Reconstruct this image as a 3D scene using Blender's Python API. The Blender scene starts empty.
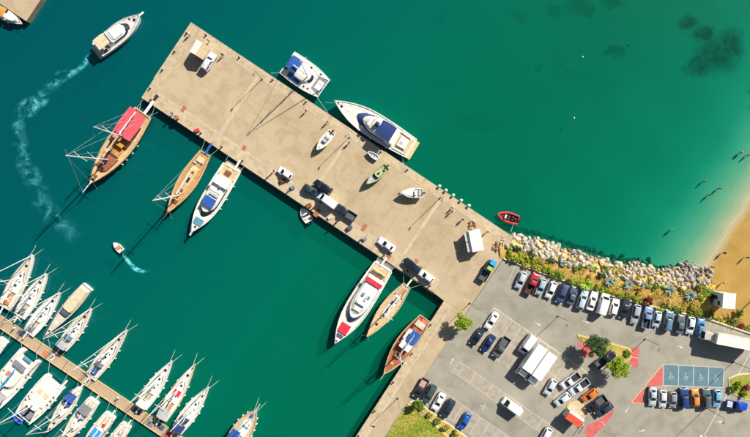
import bpy, bmesh, math, random
import numpy as np
from mathutils import Vector, Matrix
rnd = random.Random(7)
SC = bpy.context.scene
COL = SC.collection
# ------------------------------------------------------------------ camera, sky, sun, exposure
S, H = 0.24, 130.0            # metres per photo pixel at water level, drone height
cam = bpy.data.cameras.new('camera'); camo = bpy.data.objects.new('camera', cam); COL.objects.link(camo)
camo.location = (0, 0, H); camo.rotation_euler = (0, 0, 0)
cam.sensor_fit = 'HORIZONTAL'; cam.sensor_width = 36
cam.lens = 18.0 / (375 * S / H); cam.clip_end = 3000; cam.clip_start = 0.5
SC.camera = camo
SUN_EL, SUN_AZ = math.radians(37), math.radians(46)
world = bpy.data.worlds.new('World'); SC.world = world; world.use_nodes = True
wn = world.node_tree.nodes; bg = wn['Background']
sky = wn.new('ShaderNodeTexSky'); sky.sky_type = 'NISHITA'; sky.sun_disc = False
sky.sun_elevation = SUN_EL; sky.sun_rotation = SUN_AZ
world.node_tree.links.new(sky.outputs[0], bg.inputs[0]); bg.inputs[1].default_value = 0.05
sl = bpy.data.lights.new('sun', 'SUN'); sl.energy = 5.0; sl.angle = math.radians(0.5); sl.color = (1, 0.95, 0.86)
so = bpy.data.objects.new('sun', sl); COL.objects.link(so)
sd = Vector((math.sin(SUN_AZ) * math.cos(SUN_EL), math.cos(SUN_AZ) * math.cos(SUN_EL), math.sin(SUN_EL)))
so.rotation_euler = sd.to_track_quat('Z', 'Y').to_euler(); so.location = (60, 60, 90)
vs = SC.view_settings; vs.view_transform = 'Standard'; vs.look = 'None'; vs.gamma = 1; vs.exposure = 0.53
SC.render.resolution_x = 1024; SC.render.resolution_y = 597
SC.render.engine = 'CYCLES'
SC.cycles.transparent_max_bounces = 16; SC.cycles.max_bounces = 8

# ------------------------------------------------------------------ helpers
GZ = 1.6                      # pier, quay and car park level above the water
def P(px, py, z=0.0):
    f = S * (H - z) / H
    return Vector(((px - 375) * f, (218.5 - py) * f, z))
def srgb(r, g, b):
    f = lambda c: (c / 255 / 12.92) if c / 255 <= 0.04045 else ((c / 255 + 0.055) / 1.055) ** 2.4
    return (f(r), f(g), f(b))
MATS = {}
def mat(name, col, rough=0.6, metal=0.0, var=0.12, scale=1.5, bump=0.0, col2=None, coat=0.0, world_space=True, detail=4):
    if name in MATS: return MATS[name]
    m = bpy.data.materials.new(name); m.use_nodes = True; MATS[name] = m
    nt = m.node_tree; n = nt.nodes; b = n['Principled BSDF']
    b.inputs['Roughness'].default_value = rough; b.inputs['Metallic'].default_value = metal
    if coat: b.inputs['Coat Weight'].default_value = coat
    geo = n.new('ShaderNodeNewGeometry') if world_space else n.new('ShaderNodeTexCoord')
    src = geo.outputs['Position'] if world_space else geo.outputs['Object']
    tx = n.new('ShaderNodeTexNoise'); tx.inputs['Scale'].default_value = scale; tx.inputs['Detail'].default_value = detail
    nt.links.new(src, tx.inputs['Vector'])
    cr = n.new('ShaderNodeValToRGB'); cr.color_ramp.elements[0].position = 0.3; cr.color_ramp.elements[1].position = 0.7
    c1 = tuple(max(0, c * (1 - var)) for c in col); c2 = col2 or tuple(min(1, c * (1 + var)) for c in col)
    if col2: c1 = col
    cr.color_ramp.elements[0].color = (*c1, 1); cr.color_ramp.elements[1].color = (*c2, 1)
    nt.links.new(tx.outputs['Fac'], cr.inputs['Fac']); nt.links.new(cr.outputs[0], b.inputs['Base Color'])
    if bump:
        bp = n.new('ShaderNodeBump'); bp.inputs['Strength'].default_value = bump; bp.inputs['Distance'].default_value = 0.05
        t2 = n.new('ShaderNodeTexNoise'); t2.inputs['Scale'].default_value = scale * 6; t2.inputs['Detail'].default_value = 6
        nt.links.new(src, t2.inputs['Vector']); nt.links.new(t2.outputs['Fac'], bp.inputs['Height']); nt.links.new(bp.outputs[0], b.inputs['Normal'])
    return m
def rgb(h): return tuple(int(h[i:i + 2], 16) for i in (0, 2, 4))
class MB:
    def __init__(s): s.v = []; s.f = []
    def add(s, vs_, fs):
        o = len(s.v); s.v += [tuple(v) for v in vs_]; s.f += [tuple(i + o for i in f) for f in fs]; return s
    def box(s, c, d, rz=0.0, top=1.0):
        x, y, z = d[0] / 2, d[1] / 2, d[2] / 2; vs_ = []
        for k, zz in ((1.0, -z), (top, z)):
            for sx, sy in ((-1, -1), (1, -1), (1, 1), (-1, 1)):
                X, Y = sx * x * k, sy * y * k
                vs_.append((c[0] + X * math.cos(rz) - Y * math.sin(rz), c[1] + X * math.sin(rz) + Y * math.cos(rz), c[2] + zz))
        return s.add(vs_, [(3, 2, 1, 0), (4, 5, 6, 7), (0, 1, 5, 4), (1, 2, 6, 5), (2, 3, 7, 6), (3, 0, 4, 7)])
    def rings(s, rings, cap0=True, cap1=True, closed=True):
        n = len(rings[0]); vs_ = [p for r in rings for p in r]; fs = []
        for k in range(len(rings) - 1):
            for i in range(n if closed else n - 1):
                j = (i + 1) % n
                fs.append((k * n + i, k * n + j, (k + 1) * n + j, (k + 1) * n + i))
        if cap0: fs.append(tuple(reversed(range(n))))
        if cap1: fs.append(tuple((len(rings) - 1) * n + i for i in range(n)))
        return s.add(vs_, fs)
    def prism(s, poly, z0, z1, bevel=0.0):
        if area(poly) < 0: poly = poly[::-1]
        r = [[(x, y, z0) for x, y in poly]]
        if bevel:
            r.append([(x, y, z1 - bevel) for x, y in poly]); r.append([(x, y, z1) for x, y in inset(poly, bevel)])
        else: r.append([(x, y, z1) for x, y in poly])
        return s.rings(r)
    def tube(s, pts, r, n=6, r1=None):
        pts = [Vector(p) for p in pts]; rings = []
        for i, p in enumerate(pts):
            d = (pts[min(i + 1, len(pts) - 1)] - pts[max(i - 1, 0)]).normalized()
            a = d.orthogonal().normalized() if abs(d.z) < 0.9 else d.cross(Vector((1, 0, 0))).normalized()
            if abs(d.z) < 0.9: a = d.cross(Vector((0, 0, 1))).normalized()
            b = d.cross(a); rr = r if r1 is None else r + (r1 - r) * i / (len(pts) - 1)
            rings.append([p + (a * math.cos(t) + b * math.sin(t)) * rr for t in [2 * math.pi * k / n for k in range(n)]])
        return s.rings(rings)
    def cyl(s, c, r, h, n=12, axis='z', r2=None):
        c = Vector(c); d = {'z': Vector((0, 0, h / 2)), 'y': Vector((0, h / 2, 0)), 'x': Vector((h / 2, 0, 0))}[axis]
        return s.tube([c - d, c + d], r, n, r2)
    def ball(s, c, r, n=8, m=5):
        rr = r if hasattr(r, '__len__') else (r, r, r); rings = []
        for k in range(1, m):
            a = math.pi * k / m - math.pi / 2
            rings.append([(c[0] + rr[0] * math.cos(a) * math.cos(2 * math.pi * i / n), c[1] + rr[1] * math.cos(a) * math.sin(2 * math.pi * i / n), c[2] + rr[2] * math.sin(a)) for i in range(n)])
        return s.rings(rings)
    def mesh(s, name, m=None, smooth=False):
        me = bpy.data.meshes.new(name); me.from_pydata(s.v, [], s.f); me.validate()
        if m: me.materials.append(m)
        if smooth:
            me.polygons.foreach_set('use_smooth', [True] * len(me.polygons)); me.set_sharp_from_angle(angle=math.radians(38))
        me.update(); return me
    def build(s, name, m, parent=None, smooth=False):
        return link(name, s.mesh(name, m, smooth), parent)
def link(name, me, parent=None):
    o = bpy.data.objects.new(name, me); COL.objects.link(o)
    if parent is not None: o.parent = parent
    return o
def area(p): return sum(p[i][0] * p[(i + 1) % len(p)][1] - p[(i + 1) % len(p)][0] * p[i][1] for i in range(len(p))) / 2
def inset(poly, d):
    n = len(poly); out = []
    for i in range(n):
        a, b, c = Vector(poly[i - 1]), Vector(poly[i]), Vector(poly[(i + 1) % n])
        u = (b - a); w = (c - b)
        if u.length < 1e-6 or w.length < 1e-6: out.append(tuple(b)); continue
        u.normalize(); w.normalize()
        n1 = Vector((-u.y, u.x)); n2 = Vector((-w.y, w.x)); m = n1 + n2
        if m.length < 1e-4: out.append(tuple(b)); continue
        m.normalize(); k = d / max(0.35, m.dot(n1)); out.append(tuple(b + m * k))
    return out
def tag(o, label=None, cat=None, group=None, kind=None):
    if label: o['label'] = label
    if cat: o['category'] = cat
    if group: o['group'] = group
    if kind: o['kind'] = kind
    return o
def thing(name, label, cat, loc, rz=0.0, group=None):
    o = bpy.data.objects.new(name, None); COL.objects.link(o); o.empty_display_size = 0.3
    o.location = loc; o.rotation_euler = (0, 0, rz); return tag(o, label, cat, group)
def copy_tree(o, parent=None, paint=None):
    c = o.copy(); COL.objects.link(c); c.parent = parent
    if paint and c.type == 'MESH' and c.data.materials and c.data.materials[0].name.startswith('paint_base'):
        c.material_slots[0].link = 'OBJECT'; c.material_slots[0].material = paint
    for ch in list(o.children): copy_tree(ch, c, paint)
    return c
def ppoly(pts, z): return [tuple(P(x, y, z)[:2]) for x, y in pts]
def pang(dx, dy): return math.atan2(-dy, dx)

# ------------------------------------------------------------------ setting materials
def water_mat():
    m = bpy.data.materials.new('sea_water'); m.use_nodes = True; nt = m.node_tree; n = nt.nodes; n.clear(); L = nt.links.new
    out = n.new('ShaderNodeOutputMaterial'); tr = n.new('ShaderNodeBsdfTransparent'); gl = n.new('ShaderNodeBsdfGlossy'); df = n.new('ShaderNodeBsdfDiffuse')
    gl.inputs['Roughness'].default_value = 0.12
    df.inputs['Color'].default_value = (0.0, 0.225, 0.215, 1)
    m1 = n.new('ShaderNodeMixShader')
    # suspended matter makes the water milky away from the clear shallows of the beach
    gp = n.new('ShaderNodeNewGeometry'); dt = n.new('ShaderNodeVectorMath'); dt.operation = 'DOT_PRODUCT'; L(gp.outputs['Position'], dt.inputs[0]); dt.inputs[1].default_value = (-0.832, 0.555, 0)
    c0 = P(708, 263); d0 = -0.832 * c0.x + 0.555 * c0.y
    tn = n.new('ShaderNodeTexNoise'); tn.inputs['Scale'].default_value = 0.05; tn.inputs['Detail'].default_value = 4; L(gp.outputs['Position'], tn.inputs['Vector'])
    ad = n.new('ShaderNodeMath'); ad.operation = 'MULTIPLY_ADD'; L(tn.outputs['Fac'], ad.inputs[0]); ad.inputs[1].default_value = 8.0; L(dt.outputs['Value'], ad.inputs[2])
    mp = n.new('ShaderNodeMapRange'); mp.inputs[1].default_value = d0 + 4; mp.inputs[2].default_value = d0 + 30; mp.inputs[3].default_value = 0.02; mp.inputs[4].default_value = 0.25; L(ad.outputs[0], mp.inputs[0])
    mq = n.new('ShaderNodeMapRange'); mq.inputs[1].default_value = d0 + 38; mq.inputs[2].default_value = d0 + 86; mq.inputs[4].default_value = 0.40; L(ad.outputs[0], mq.inputs[0])
    sm = n.new('ShaderNodeMath'); sm.operation = 'ADD'; L(mp.outputs[0], sm.inputs[0]); L(mq.outputs[0], sm.inputs[1]); L(sm.outputs[0], m1.inputs[0])
    mw = n.new('ShaderNodeMapRange'); mw.inputs[1].default_value = d0 + 70; mw.inputs[2].default_value = d0 + 150; L(ad.outputs[0], mw.inputs[0])
    wc = n.new('ShaderNodeMix'); wc.data_type = 'RGBA'; L(mw.outputs[0], wc.inputs[0]); wc.inputs[6].default_value = (0.0, 0.168, 0.095, 1); wc.inputs[7].default_value = (0.0, 0.108, 0.128, 1); L(wc.outputs[2], df.inputs['Color'])
    L(tr.outputs[0], m1.inputs[1]); L(df.outputs[0], m1.inputs[2])
    fr = n.new('ShaderNodeFresnel'); fr.inputs[0].default_value = 1.33
    gbk = n.new('ShaderNodeNewGeometry'); inv = n.new('ShaderNodeMath'); inv.operation = 'SUBTRACT'; inv.inputs[0].default_value = 1.0; L(gbk.outputs['Backfacing'], inv.inputs[1])
    fm = n.new('ShaderNodeMath'); fm.operation = 'MULTIPLY'; L(fr.outputs[0], fm.inputs[0]); L(inv.outputs[0], fm.inputs[1])   # reflection on the air side only
    m2 = n.new('ShaderNodeMixShader'); L(fm.outputs[0], m2.inputs[0]); L(m1.outputs[0], m2.inputs[1]); L(gl.outputs[0], m2.inputs[2])
    g = n.new('ShaderNodeNewGeometry'); w1 = n.new('ShaderNodeTexNoise'); w1.inputs['Scale'].default_value = 0.55; w1.inputs['Detail'].default_value = 5; w1.inputs['Distortion'].default_value = 0.6
    L(g.outputs['Position'], w1.inputs['Vector']); bp = n.new('ShaderNodeBump'); bp.inputs['Strength'].default_value = 0.35; bp.inputs['Distance'].default_value = 0.05
    L(w1.outputs['Fac'], bp.inputs['Height'])
    for s_ in (gl, df): L(bp.outputs[0], s_.inputs['Normal'])
    L(bp.outputs[0], fr.inputs['Normal'])
    ab = n.new('ShaderNodeVolumeAbsorption'); ab.inputs['Color'].default_value = (0.0, 0.877, 0.868, 1); ab.inputs['Density'].default_value = 1.2
    L(m2.outputs[0], out.inputs['Surface']); L(ab.outputs[0], out.inputs['Volume']); return m
def ground_mat(name, base, stains, patch=None, rough=0.9, s1=0.06, s2=0.9, s3=9.0, bump=0.25, k2=0.35):
    """large blotches + medium stains + fine grain, all in world space"""
    m = bpy.data.materials.new(name); m.use_nodes = True; nt = m.node_tree; n = nt.nodes; L = nt.links.new; b = n['Principled BSDF']; b.inputs['Roughness'].default_value = rough
    g = n.new('ShaderNodeNewGeometry'); src = g.outputs['Position']
    def noise(sc, det=6, dist=0.0):
        t = n.new('ShaderNodeTexNoise'); t.inputs['Scale'].default_value = sc; t.inputs['Detail'].default_value = det; t.inputs['Distortion'].default_value = dist; L(src, t.inputs['Vector']); return t.outputs['Fac']
    def ramp(f, a, c0, p0, c1, p1):
        r = n.new('ShaderNodeValToRGB'); r.color_ramp.elements[0].position = p0; r.color_ramp.elements[1].position = p1
        r.color_ramp.elements[0].color = (*c0, 1); r.color_ramp.elements[1].color = (*c1, 1); L(f, r.inputs[0]); return r.outputs[0]
    def mix(f, a, c, fac=None, blend='MIX'):
        x = n.new('ShaderNodeMix'); x.data_type = 'RGBA'; x.blend_type = blend
        if fac is None: L(f, x.inputs[0])
        else: x.inputs[0].default_value = fac
        L(a, x.inputs[6]); L(c, x.inputs[7]); return x.outputs[2]
    one = (1, 1, 1)
    big = ramp(noise(s1, 5, 0.8), 0, base, 0.35, patch or tuple(c * 1.12 for c in base), 0.65)
    med = ramp(noise(s2, 7, 0.5), 0, stains, 0.33, one, 0.56)
    c = mix(None, big, med, k2, 'MULTIPLY')
    fine = ramp(noise(s3, 4), 0, (0.78,) * 3, 0.3, (1.12,) * 3, 0.7)
    c = mix(None, c, fine, 0.6, 'MULTIPLY'); L(c, b.inputs['Base Color'])
    if bump:
        bp = n.new('ShaderNodeBump'); bp.inputs['Strength'].default_value = bump; bp.inputs['Distance'].default_value = 0.04; L(noise(s3 * 1.5, 6), bp.inputs['Height']); L(bp.outputs[0], b.inputs['Normal'])
    return m
M_WATER = water_mat()
M_CONC = ground_mat('pier_concrete', srgb(180, 160, 128), srgb(205, 185, 165), srgb(189, 170, 139), k2=0.35, s2=0.35, s1=0.035)
M_COPE = ground_mat('coping_concrete', srgb(190, 170, 138), srgb(170, 145, 120), srgb(198, 180, 150))
M_STRIP = ground_mat('pale_concrete', srgb(196, 178, 146), srgb(190, 165, 140), srgb(202, 186, 156))
M_CSIDE = ground_mat('wet_concrete', srgb(120, 112, 95), srgb(60, 70, 55), srgb(135, 125, 105))
M_ASPH = ground_mat('worn_asphalt', srgb(153, 148, 134), srgb(190, 184, 174), srgb(161, 155, 140), s1=0.03, s2=0.3, k2=0.4)
M_BAYASPH = ground_mat('bay_asphalt', srgb(166, 157, 141), srgb(195, 183, 172), srgb(172, 162, 146), s1=0.09, k2=0.45)
M_EARTH = ground_mat('dry_grass_earth', srgb(206, 164, 96), srgb(170, 160, 80), srgb(196, 172, 80), s1=0.25, s2=1.2, s3=5, bump=0.6, k2=0.5)
M_LAWN = ground_mat('lawn_turf', srgb(124, 142, 36), srgb(170, 160, 100), srgb(190, 166, 84), s1=0.16, s2=1.3, s3=8, bump=0.8, k2=0.4)
M_KERB = mat('kerb_stone', srgb(214, 200, 168), 0.85, var=0.12, scale=2, bump=0.2)
M_KERBY = mat('yellow_kerb', srgb(214, 180, 112), 0.85, var=0.15, scale=2, bump=0.2)
M_PWHITE = mat('marking_white', srgb(202, 194, 178), 0.8, var=0.2, scale=2.5, bump=0.1)
M_PYEL = mat('marking_yellow', srgb(214, 176, 110), 0.8, var=0.2, scale=2.5)
M_PRED = mat('marking_red', srgb(206, 106, 100), 0.85, var=0.2, scale=0.9, col2=srgb(192, 84, 84))
M_PBLUE = mat('marking_blue', srgb(98, 130, 140), 0.85, var=0.15, scale=0.7, col2=srgb(88, 114, 128))

# ------------------------------------------------------------------ seabed + beach (one sheet), water
BA = np.array((708.0, 263.0)); BN = np.array((0.832, 0.555))      # beach waterline point and inland normal (photo px)
def noise2(x, y, sc, seed):
    x = np.asarray(x, float); y = np.asarray(y, float)
    r = np.random.RandomState(seed); v = np.zeros_like(x)
    for k in range(6):
        a = r.uniform(0, 6.28); f = sc * r.uniform(0.5, 1.9); v += np.sin((x * np.cos(a) + y * np.sin(a)) * f + r.uniform(0, 6.28))
    return v / 6
def seabed_z(x, y):
    d = (x - BA[0]) * BN[0] + (y - BA[1]) * BN[1] + 4 * noise2(x, y, 0.05, 3) + 1.5 * noise2(x, y, 0.2, 5)
    dep = np.interp(-d, [0, 12, 30, 46, 62, 110, 230, 420, 560, 700], [0, 0.22, 0.50, 0.85, 1.35, 2.0, 2.7, 3.3, 4.6, 5.8])
    up = np.interp(d, [0, 20, 60], [0, 0.7, 1.42])
    z = np.where(d < 0, -dep, up)
    return z + np.where(d < -20, 0.16 * noise2(x, y, 0.06, 11) + 0.10 * noise2(x, y, 0.018, 12), 0.02 * noise2(x, y, 0.5, 13))
def axis_coords(lo, hi, step, far):
    c = np.arange(lo, hi + step, step); return np.concatenate([np.array([lo - far, lo - far / 3]), c, np.array([hi + far / 3, hi + far])])
X, Y = np.meshgrid(axis_coords(-60, 810, 3.0, 1500), axis_coords(-60, 500, 3.0, 1500))
Z = seabed_z(X, Y)
nx, ny = X.shape[1], X.shape[0]
vv = np.stack([(X - 375) * S, (218.5 - Y) * S, Z], -1).reshape(-1, 3)
idx = np.arange(nx * ny).reshape(ny, nx)
ff = np.stack([idx[1:, :-1], idx[1:, 1:], idx[:-1, 1:], idx[:-1, :-1]], -1).reshape(-1, 4)
me = bpy.data.meshes.new('seabed'); me.from_pydata(vv.tolist(), [], ff.tolist()); me.polygons.foreach_set('use_smooth', [True] * len(me.polygons)); me.update()
def seabed_mat():
    m = bpy.data.materials.new('sand_and_seagrass'); m.use_nodes = True; nt = m.node_tree; n = nt.nodes; L = nt.links.new; b = n['Principled BSDF']; b.inputs['Roughness'].default_value = 0.95
    g = n.new('ShaderNodeNewGeometry'); pos = g.outputs['Position']
    def noise(sc, det=5, dist=0): t = n.new('ShaderNodeTexNoise'); t.inputs['Scale'].default_value = sc; t.inputs['Detail'].default_value = det; t.inputs['Distortion'].default_value = dist; L(pos, t.inputs['Vector']); return t.outputs['Fac']
    def math_(op, a, c=None, v=None):
        x = n.new('ShaderNodeMath'); x.operation = op; L(a, x.inputs[0])
        if c is not None: L(c, x.inputs[1])
        elif v is not None: x.inputs[1].default_value = v
        return x.outputs[0]
    r = n.new('ShaderNodeValToRGB'); e = r.color_ramp.elements; e[0].position = 0.3; e[0].color = (*srgb(164, 130, 60), 1); e[1].position = 0.7; e[1].color = (*srgb(178, 142, 72), 1); L(noise(0.35, 8), r.inputs[0])
    # wet sand close to and under the waterline is darker than dry sand
    sp = n.new('ShaderNodeSeparateXYZ'); L(pos, sp.inputs[0])
    mr = n.new('ShaderNodeMapRange'); mr.inputs[1].default_value = 0.02; mr.inputs[2].default_value = 0.30; L(sp.outputs[2], mr.inputs[0])
    mx = n.new('ShaderNodeMix'); mx.data_type = 'RGBA'; L(mr.outputs[0], mx.inputs[0]); mx.inputs[6].default_value = (*srgb(178, 168, 132), 1); L(r.outputs[0], mx.inputs[7])
    col = mx.outputs[2]
    # seagrass beds: soft-edged dark patches at fixed places on the bottom
    total = None
    wv = n.new('ShaderNodeTexNoise'); wv.inputs['Scale'].default_value = 0.28; wv.inputs['Detail'].default_value = 5; L(pos, wv.inputs['Vector']); ws = n.new('ShaderNodeVectorMath'); ws.operation = 'SUBTRACT'; L(wv.outputs['Color'], ws.inputs[0]); ws.inputs[1].default_value = (.5, .5, .5)
    wm = n.new('ShaderNodeVectorMath'); wm.operation = 'SCALE'; L(ws.outputs[0], wm.inputs[0]); wm.inputs['Scale'].default_value = 5.0; wa = n.new('ShaderNodeVectorMath'); wa.operation = 'ADD'; L(pos, wa.inputs[0]); L(wm.outputs[0], wa.inputs[1])
    for (px, py, rx, ry) in [(722, 52, 21, 17), (703, 63, 12, 10), (736, 42, 10, 18), (694, 18, 9, 6), (710, 32, 12, 9), (617, 0, 10, 4), (580, 2, 13, 9), (556, 5, 9, 6), (592, 7, 6, 5), (522, 12, 9, 8), (543, 66, 4, 4), (470, 12, 26, 14), (440, 14, 10, 8), (445, 78, 14, 8), (760, 100, 8, 18), (475, 120, 26, 10), (620, 48, 12, 5)]:
        c = P(px, py); k = 1.0 if px > 680 or py < 8 else (0.75 if rx < 14 else 0.4)
        vm = n.new('ShaderNodeVectorMath'); vm.operation = 'SUBTRACT'; L(wa.outputs[0], vm.inputs[0]); vm.inputs[1].default_value = (c.x, c.y, 0)
        v2 = n.new('ShaderNodeVectorMath'); v2.operation = 'MULTIPLY'; L(vm.outputs[0], v2.inputs[0]); v2.inputs[1].default_value = (1 / (rx * S), 1 / (ry * S), 0)
        ln = n.new('ShaderNodeVectorMath'); ln.operation = 'LENGTH'; L(v2.outputs[0], ln.inputs[0])
        q = n.new('ShaderNodeMapRange'); q.inputs[1].default_value = 1.35; q.inputs[2].default_value = 0.55; q.inputs[4].default_value = k; L(ln.outputs['Value'], q.inputs[0])
        total = q.outputs[0] if total is None else math_('MAXIMUM', total, q.outputs[0])
    nn = n.new('ShaderNodeMapRange'); nn.inputs[1].default_value = 0.3; nn.inputs[2].default_value = 0.62; nn.inputs[3].default_value = 0.5; L(noise(0.5, 7, 0.5), nn.inputs[0])
    tot = math_('MULTIPLY', total, nn.outputs[0])
    # faint random weed over the deeper bottom
    w = n.new('ShaderNodeMapRange'); w.inputs[1].default_value = 0.55; w.inputs[2].default_value = 0.75; w.inputs[4].default_value = 0.30; L(noise(0.045, 4, 0.8), w.inputs[0])
    dz = n.new('ShaderNodeMapRange'); dz.inputs[1].default_value = -1.2; dz.inputs[2].default_value = -2.4; L(sp.outputs[2], dz.inputs[0])
    tot = math_('MAXIMUM', tot, math_('MULTIPLY', w.outputs[0], dz.outputs[0]))
    m2 = n.new('ShaderNodeMix'); m2.data_type = 'RGBA'; L(tot, m2.inputs[0]); L(col, m2.inputs[6]); m2.inputs[7].default_value = (0.02, 0.045, 0.03, 1)
    L(m2.outputs[2], b.inputs['Base Color'])
    bp = n.new('ShaderNodeBump'); bp.inputs['Strength'].default_value = 0.5; bp.inputs['Distance'].default_value = 0.12; L(noise(1.6, 8, 0.4), bp.inputs['Height']); L(bp.outputs[0], b.inputs['Normal'])
    return m
me.materials.append(seabed_mat()); tag(link('seabed', me), kind='structure')
W = 560
tag(MB().box((0, 0, -6), (2 * W, 2 * W, 12)).build('water', M_WATER), kind='structure')

# ------------------------------------------------------------------ pier, quay, car park
PA = np.array((191.0, 22.0)); PU = np.array((0.832, 0.555)); PV = np.array((-0.555, 0.832))
def pier(u, v): q = PA + PU * u + PV * v; return (float(q[0]), float(q[1]))
PW = 90.5
land_edge = [(503, 259), (540, 273), (583, 288), (610, 296), (640, 304), (670, 311), (706, 319), (750, 334), (800, 352), (960, 410)]
pr = MB().prism(ppoly([pier(0, 0), pier(388, 0), (502, 262), (384, 437), (318, 537), (290, 537), (357, 437), (444, 301), pier(1, PW)], GZ), -6, GZ - 0.17).build('pier', M_CSIDE)
tag(pr, kind='structure')
G = 0.035     # joint half-gap in photo px
def slab(pts, m, top, name='slab', parent=pr, th=0.2, bev=0.008):
    poly = ppoly(pts, GZ)
    o = MB().prism(poly, GZ - th, GZ + top, bev).build(name, m, parent); return o
def uv_slab(u0, u1, v0, v1, m, top, name='slab'): return slab([pier(u0 + G, v0 + G), pier(u1 - G, v0 + G), pier(u1 - G, v1 - G), pier(u0 + G, v1 - G)], m, top, name)
joints = [11, 38, 62, 84, 88, 115, 142, 169, 194, 198, 225, 252, 279, 304, 308, 330, 352]
for i in range(len(joints) - 1):
    u0, u1 = joints[i], joints[i + 1]
    if u1 - u0 < 6: uv_slab(u0, u1, 9, 76, M_STRIP, 0.004, 'pale_joint_strip'); continue
    for k in range(3): uv_slab(u0, u1, 9 + k * 67 / 3, 9 + (k + 1) * 67 / 3, M_CONC, rnd.uniform(-0.003, 0.003))
cop = np.linspace(11, 372, 17)
for i in range(16):
    uv_slab(cop[i], cop[i + 1], 0, 9, M_COPE, rnd.uniform(0.0, 0.02), 'coping_block')
cop = np.linspace(11, 352, 16)
for i in range(15):
    uv_slab(cop[i], cop[i + 1], 76, 79, M_STRIP, 0.012, 'pale_joint_strip')
    uv_slab(cop[i], cop[i + 1], 79, PW, M_COPE, rnd.uniform(0.0, 0.02), 'coping_block')
vv_ = np.linspace(0, PW, 5)
for i in range(4): uv_slab(0 if i < 3 else 0.6, 11, vv_[i], vv_[i + 1], M_COPE, rnd.uniform(0, 0.02), 'coping_block')
# root of the pier and the quay running to the lower edge of the picture
q0, q1 = np.array((444.0, 301.0)), np.array((318.0, 495.0)); r0, r1 = np.array((500.0, 262.0)), np.array((360.0, 473.0))
slab([pier(352.04, 9.04), pier(372, 9.04), pier(387, 0.1), (503, 259), (500.5, 261.9), pier(352.04, 75.96)], M_CONC, 0.0)
slab([pier(352.04, 76.04), pier(352.04, PW), (444, 300.9), (466, 312.9), (500.4, 262.0)], M_CONC, 0.0)
slab([pier(372.04, 0), pier(386.8, 0), pier(372.04, 8.9)], M_COPE, 0.01, 'coping_block')
def quay(a, w): # a along 0..1, w across 0..1
    p = q0 + (q1 - q0) * a; r = np.array((466.0, 313.0)) + (r1 - np.array((466.0, 313.0))) * a; q = p + (r - p) * w; return (float(q[0]), float(q[1]))
for i in range(7):
    a0, a1 = i / 7 + 0.00015, (i + 1) / 7 - 0.00015
    for w0, w1, m, nm in ((0.0, 0.30, M_COPE, 'coping_block'), (0.303, 0.42, M_STRIP, 'pale_joint_strip'), (0.423, 0.999, M_CONC, 'slab')):
        slab([quay(a0, w0), quay(a1, w0), quay(a1, w1), quay(a0, w1)], m, 0.012 if w0 < 0.3 else 0.004 * (i % 2), nm)
lot = MB().prism(ppoly([(503, 259.5)] + land_edge[1:] + [(960, 640), (250, 640), (359.5, 473), (466.4, 313)], GZ), -6, GZ).build('parking_lot', M_ASPH); tag(lot, kind='structure')
# separate far quay in the top left corner
fq = MB().prism(ppoly([(26.4, 21.2), (40.5, 0), (90, -75), (-60, -120), (-60, -36)], GZ), -6, GZ - 0.05).build('quay', M_CSIDE); tag(fq, kind='structure')
for k in range(4):
    pts = [np.array((26.4, 21.2)) + np.array((-29.6, -19.6)) * k, np.array((26.4, 21.2)) + np.array((-29.6, -19.6)) * (k + 1)]
    MB().prism(ppoly([tuple(pts[0] + (-0.4, -0.2)), tuple(pts[0] + (13.6, -21)), tuple(pts[1] + (14.4, -20.8)), tuple(pts[1] + (0.4, 0.1))], GZ), GZ - 0.1, GZ + 0.01, 0.03).build('slab', M_CONC, fq)
# ---- markings on the car park
class Sheet:
    z = GZ + 0.006
def paint(pts, m, name='bay_line', dz=0.0, parent=lot):
    z = GZ + 0.008 + dz; poly = ppoly(pts, GZ)
    if area(poly) < 0: poly = poly[::-1]
    b = MB(); b.add([(x, y, z) for x, y in poly], [tuple(range(len(poly)))]); return b.build(name, m, parent)
def line(a, b, w=0.42, m=None, name='bay_line', dz=0.004):
    a = np.array(a, float); b = np.array(b, float); d = (b - a) / np.linalg.norm(b - a); n_ = np.array((-d[1], d[0])) * w / 2
    return paint([tuple(a + n_), tuple(b + n_), tuple(b - n_), tuple(a - n_)], m or M_PWHITE, name, dz)
D1 = np.array((0.82, 0.572)); D2 = np.array((-0.56, 0.83))
# upper double row of bays
T0 = np.array((494.3, 307.6))
paint([tuple(T0 + D2 * 0.3), tuple(T0 + D1 * 116), tuple(T0 + D1 * 116 + D2 * 43), tuple(T0 + D2 * 43)], M_BAYASPH, 'bay_surface', 0)
line(T0 - D1 * 1, T0 + D1 * 116, 0.7); line(T0 + D2 * 21.5, T0 + D1 * 116 + D2 * 21.5)
for k in range(11):
    line(T0 + D1 * 11.2 * k, T0 + D1 * 11.2 * k + D2 * 42.5)
# middle row of bays
T1 = np.array((459.6, 361.8))
paint([tuple(T1), tuple(T1 + D1 * 122), tuple(T1 + D1 * 122 + D2 * 12), tuple(T1 + D2 * 12)], M_BAYASPH, 'bay_surface', 0)
line(T1, T1 + D1 * 122); line(T1 + D2 * 12, T1 + D1 * 122 + D2 * 12)
for k in range(7): line(T1 + D1 * 20.3 * k, T1 + D1 * 20.3 * k + D2 * 12)
# lower row
T2 = np.array((432.0, 383.5))
paint([tuple(T2), tuple(T2 + D1 * 130), tuple(T2 + D1 * 130 + D2 * 22), tuple(T2 + D2 * 20)], M_BAYASPH, 'bay_surface', 0)
line(T2 - D1 * 8, T2 + D1 * 130)
for k in range(13): line(T2 + D1 * 10.6 * k - D1 * 4, T2 + D1 * 10.6 * k - D1 * 4 + D2 * 20)
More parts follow.
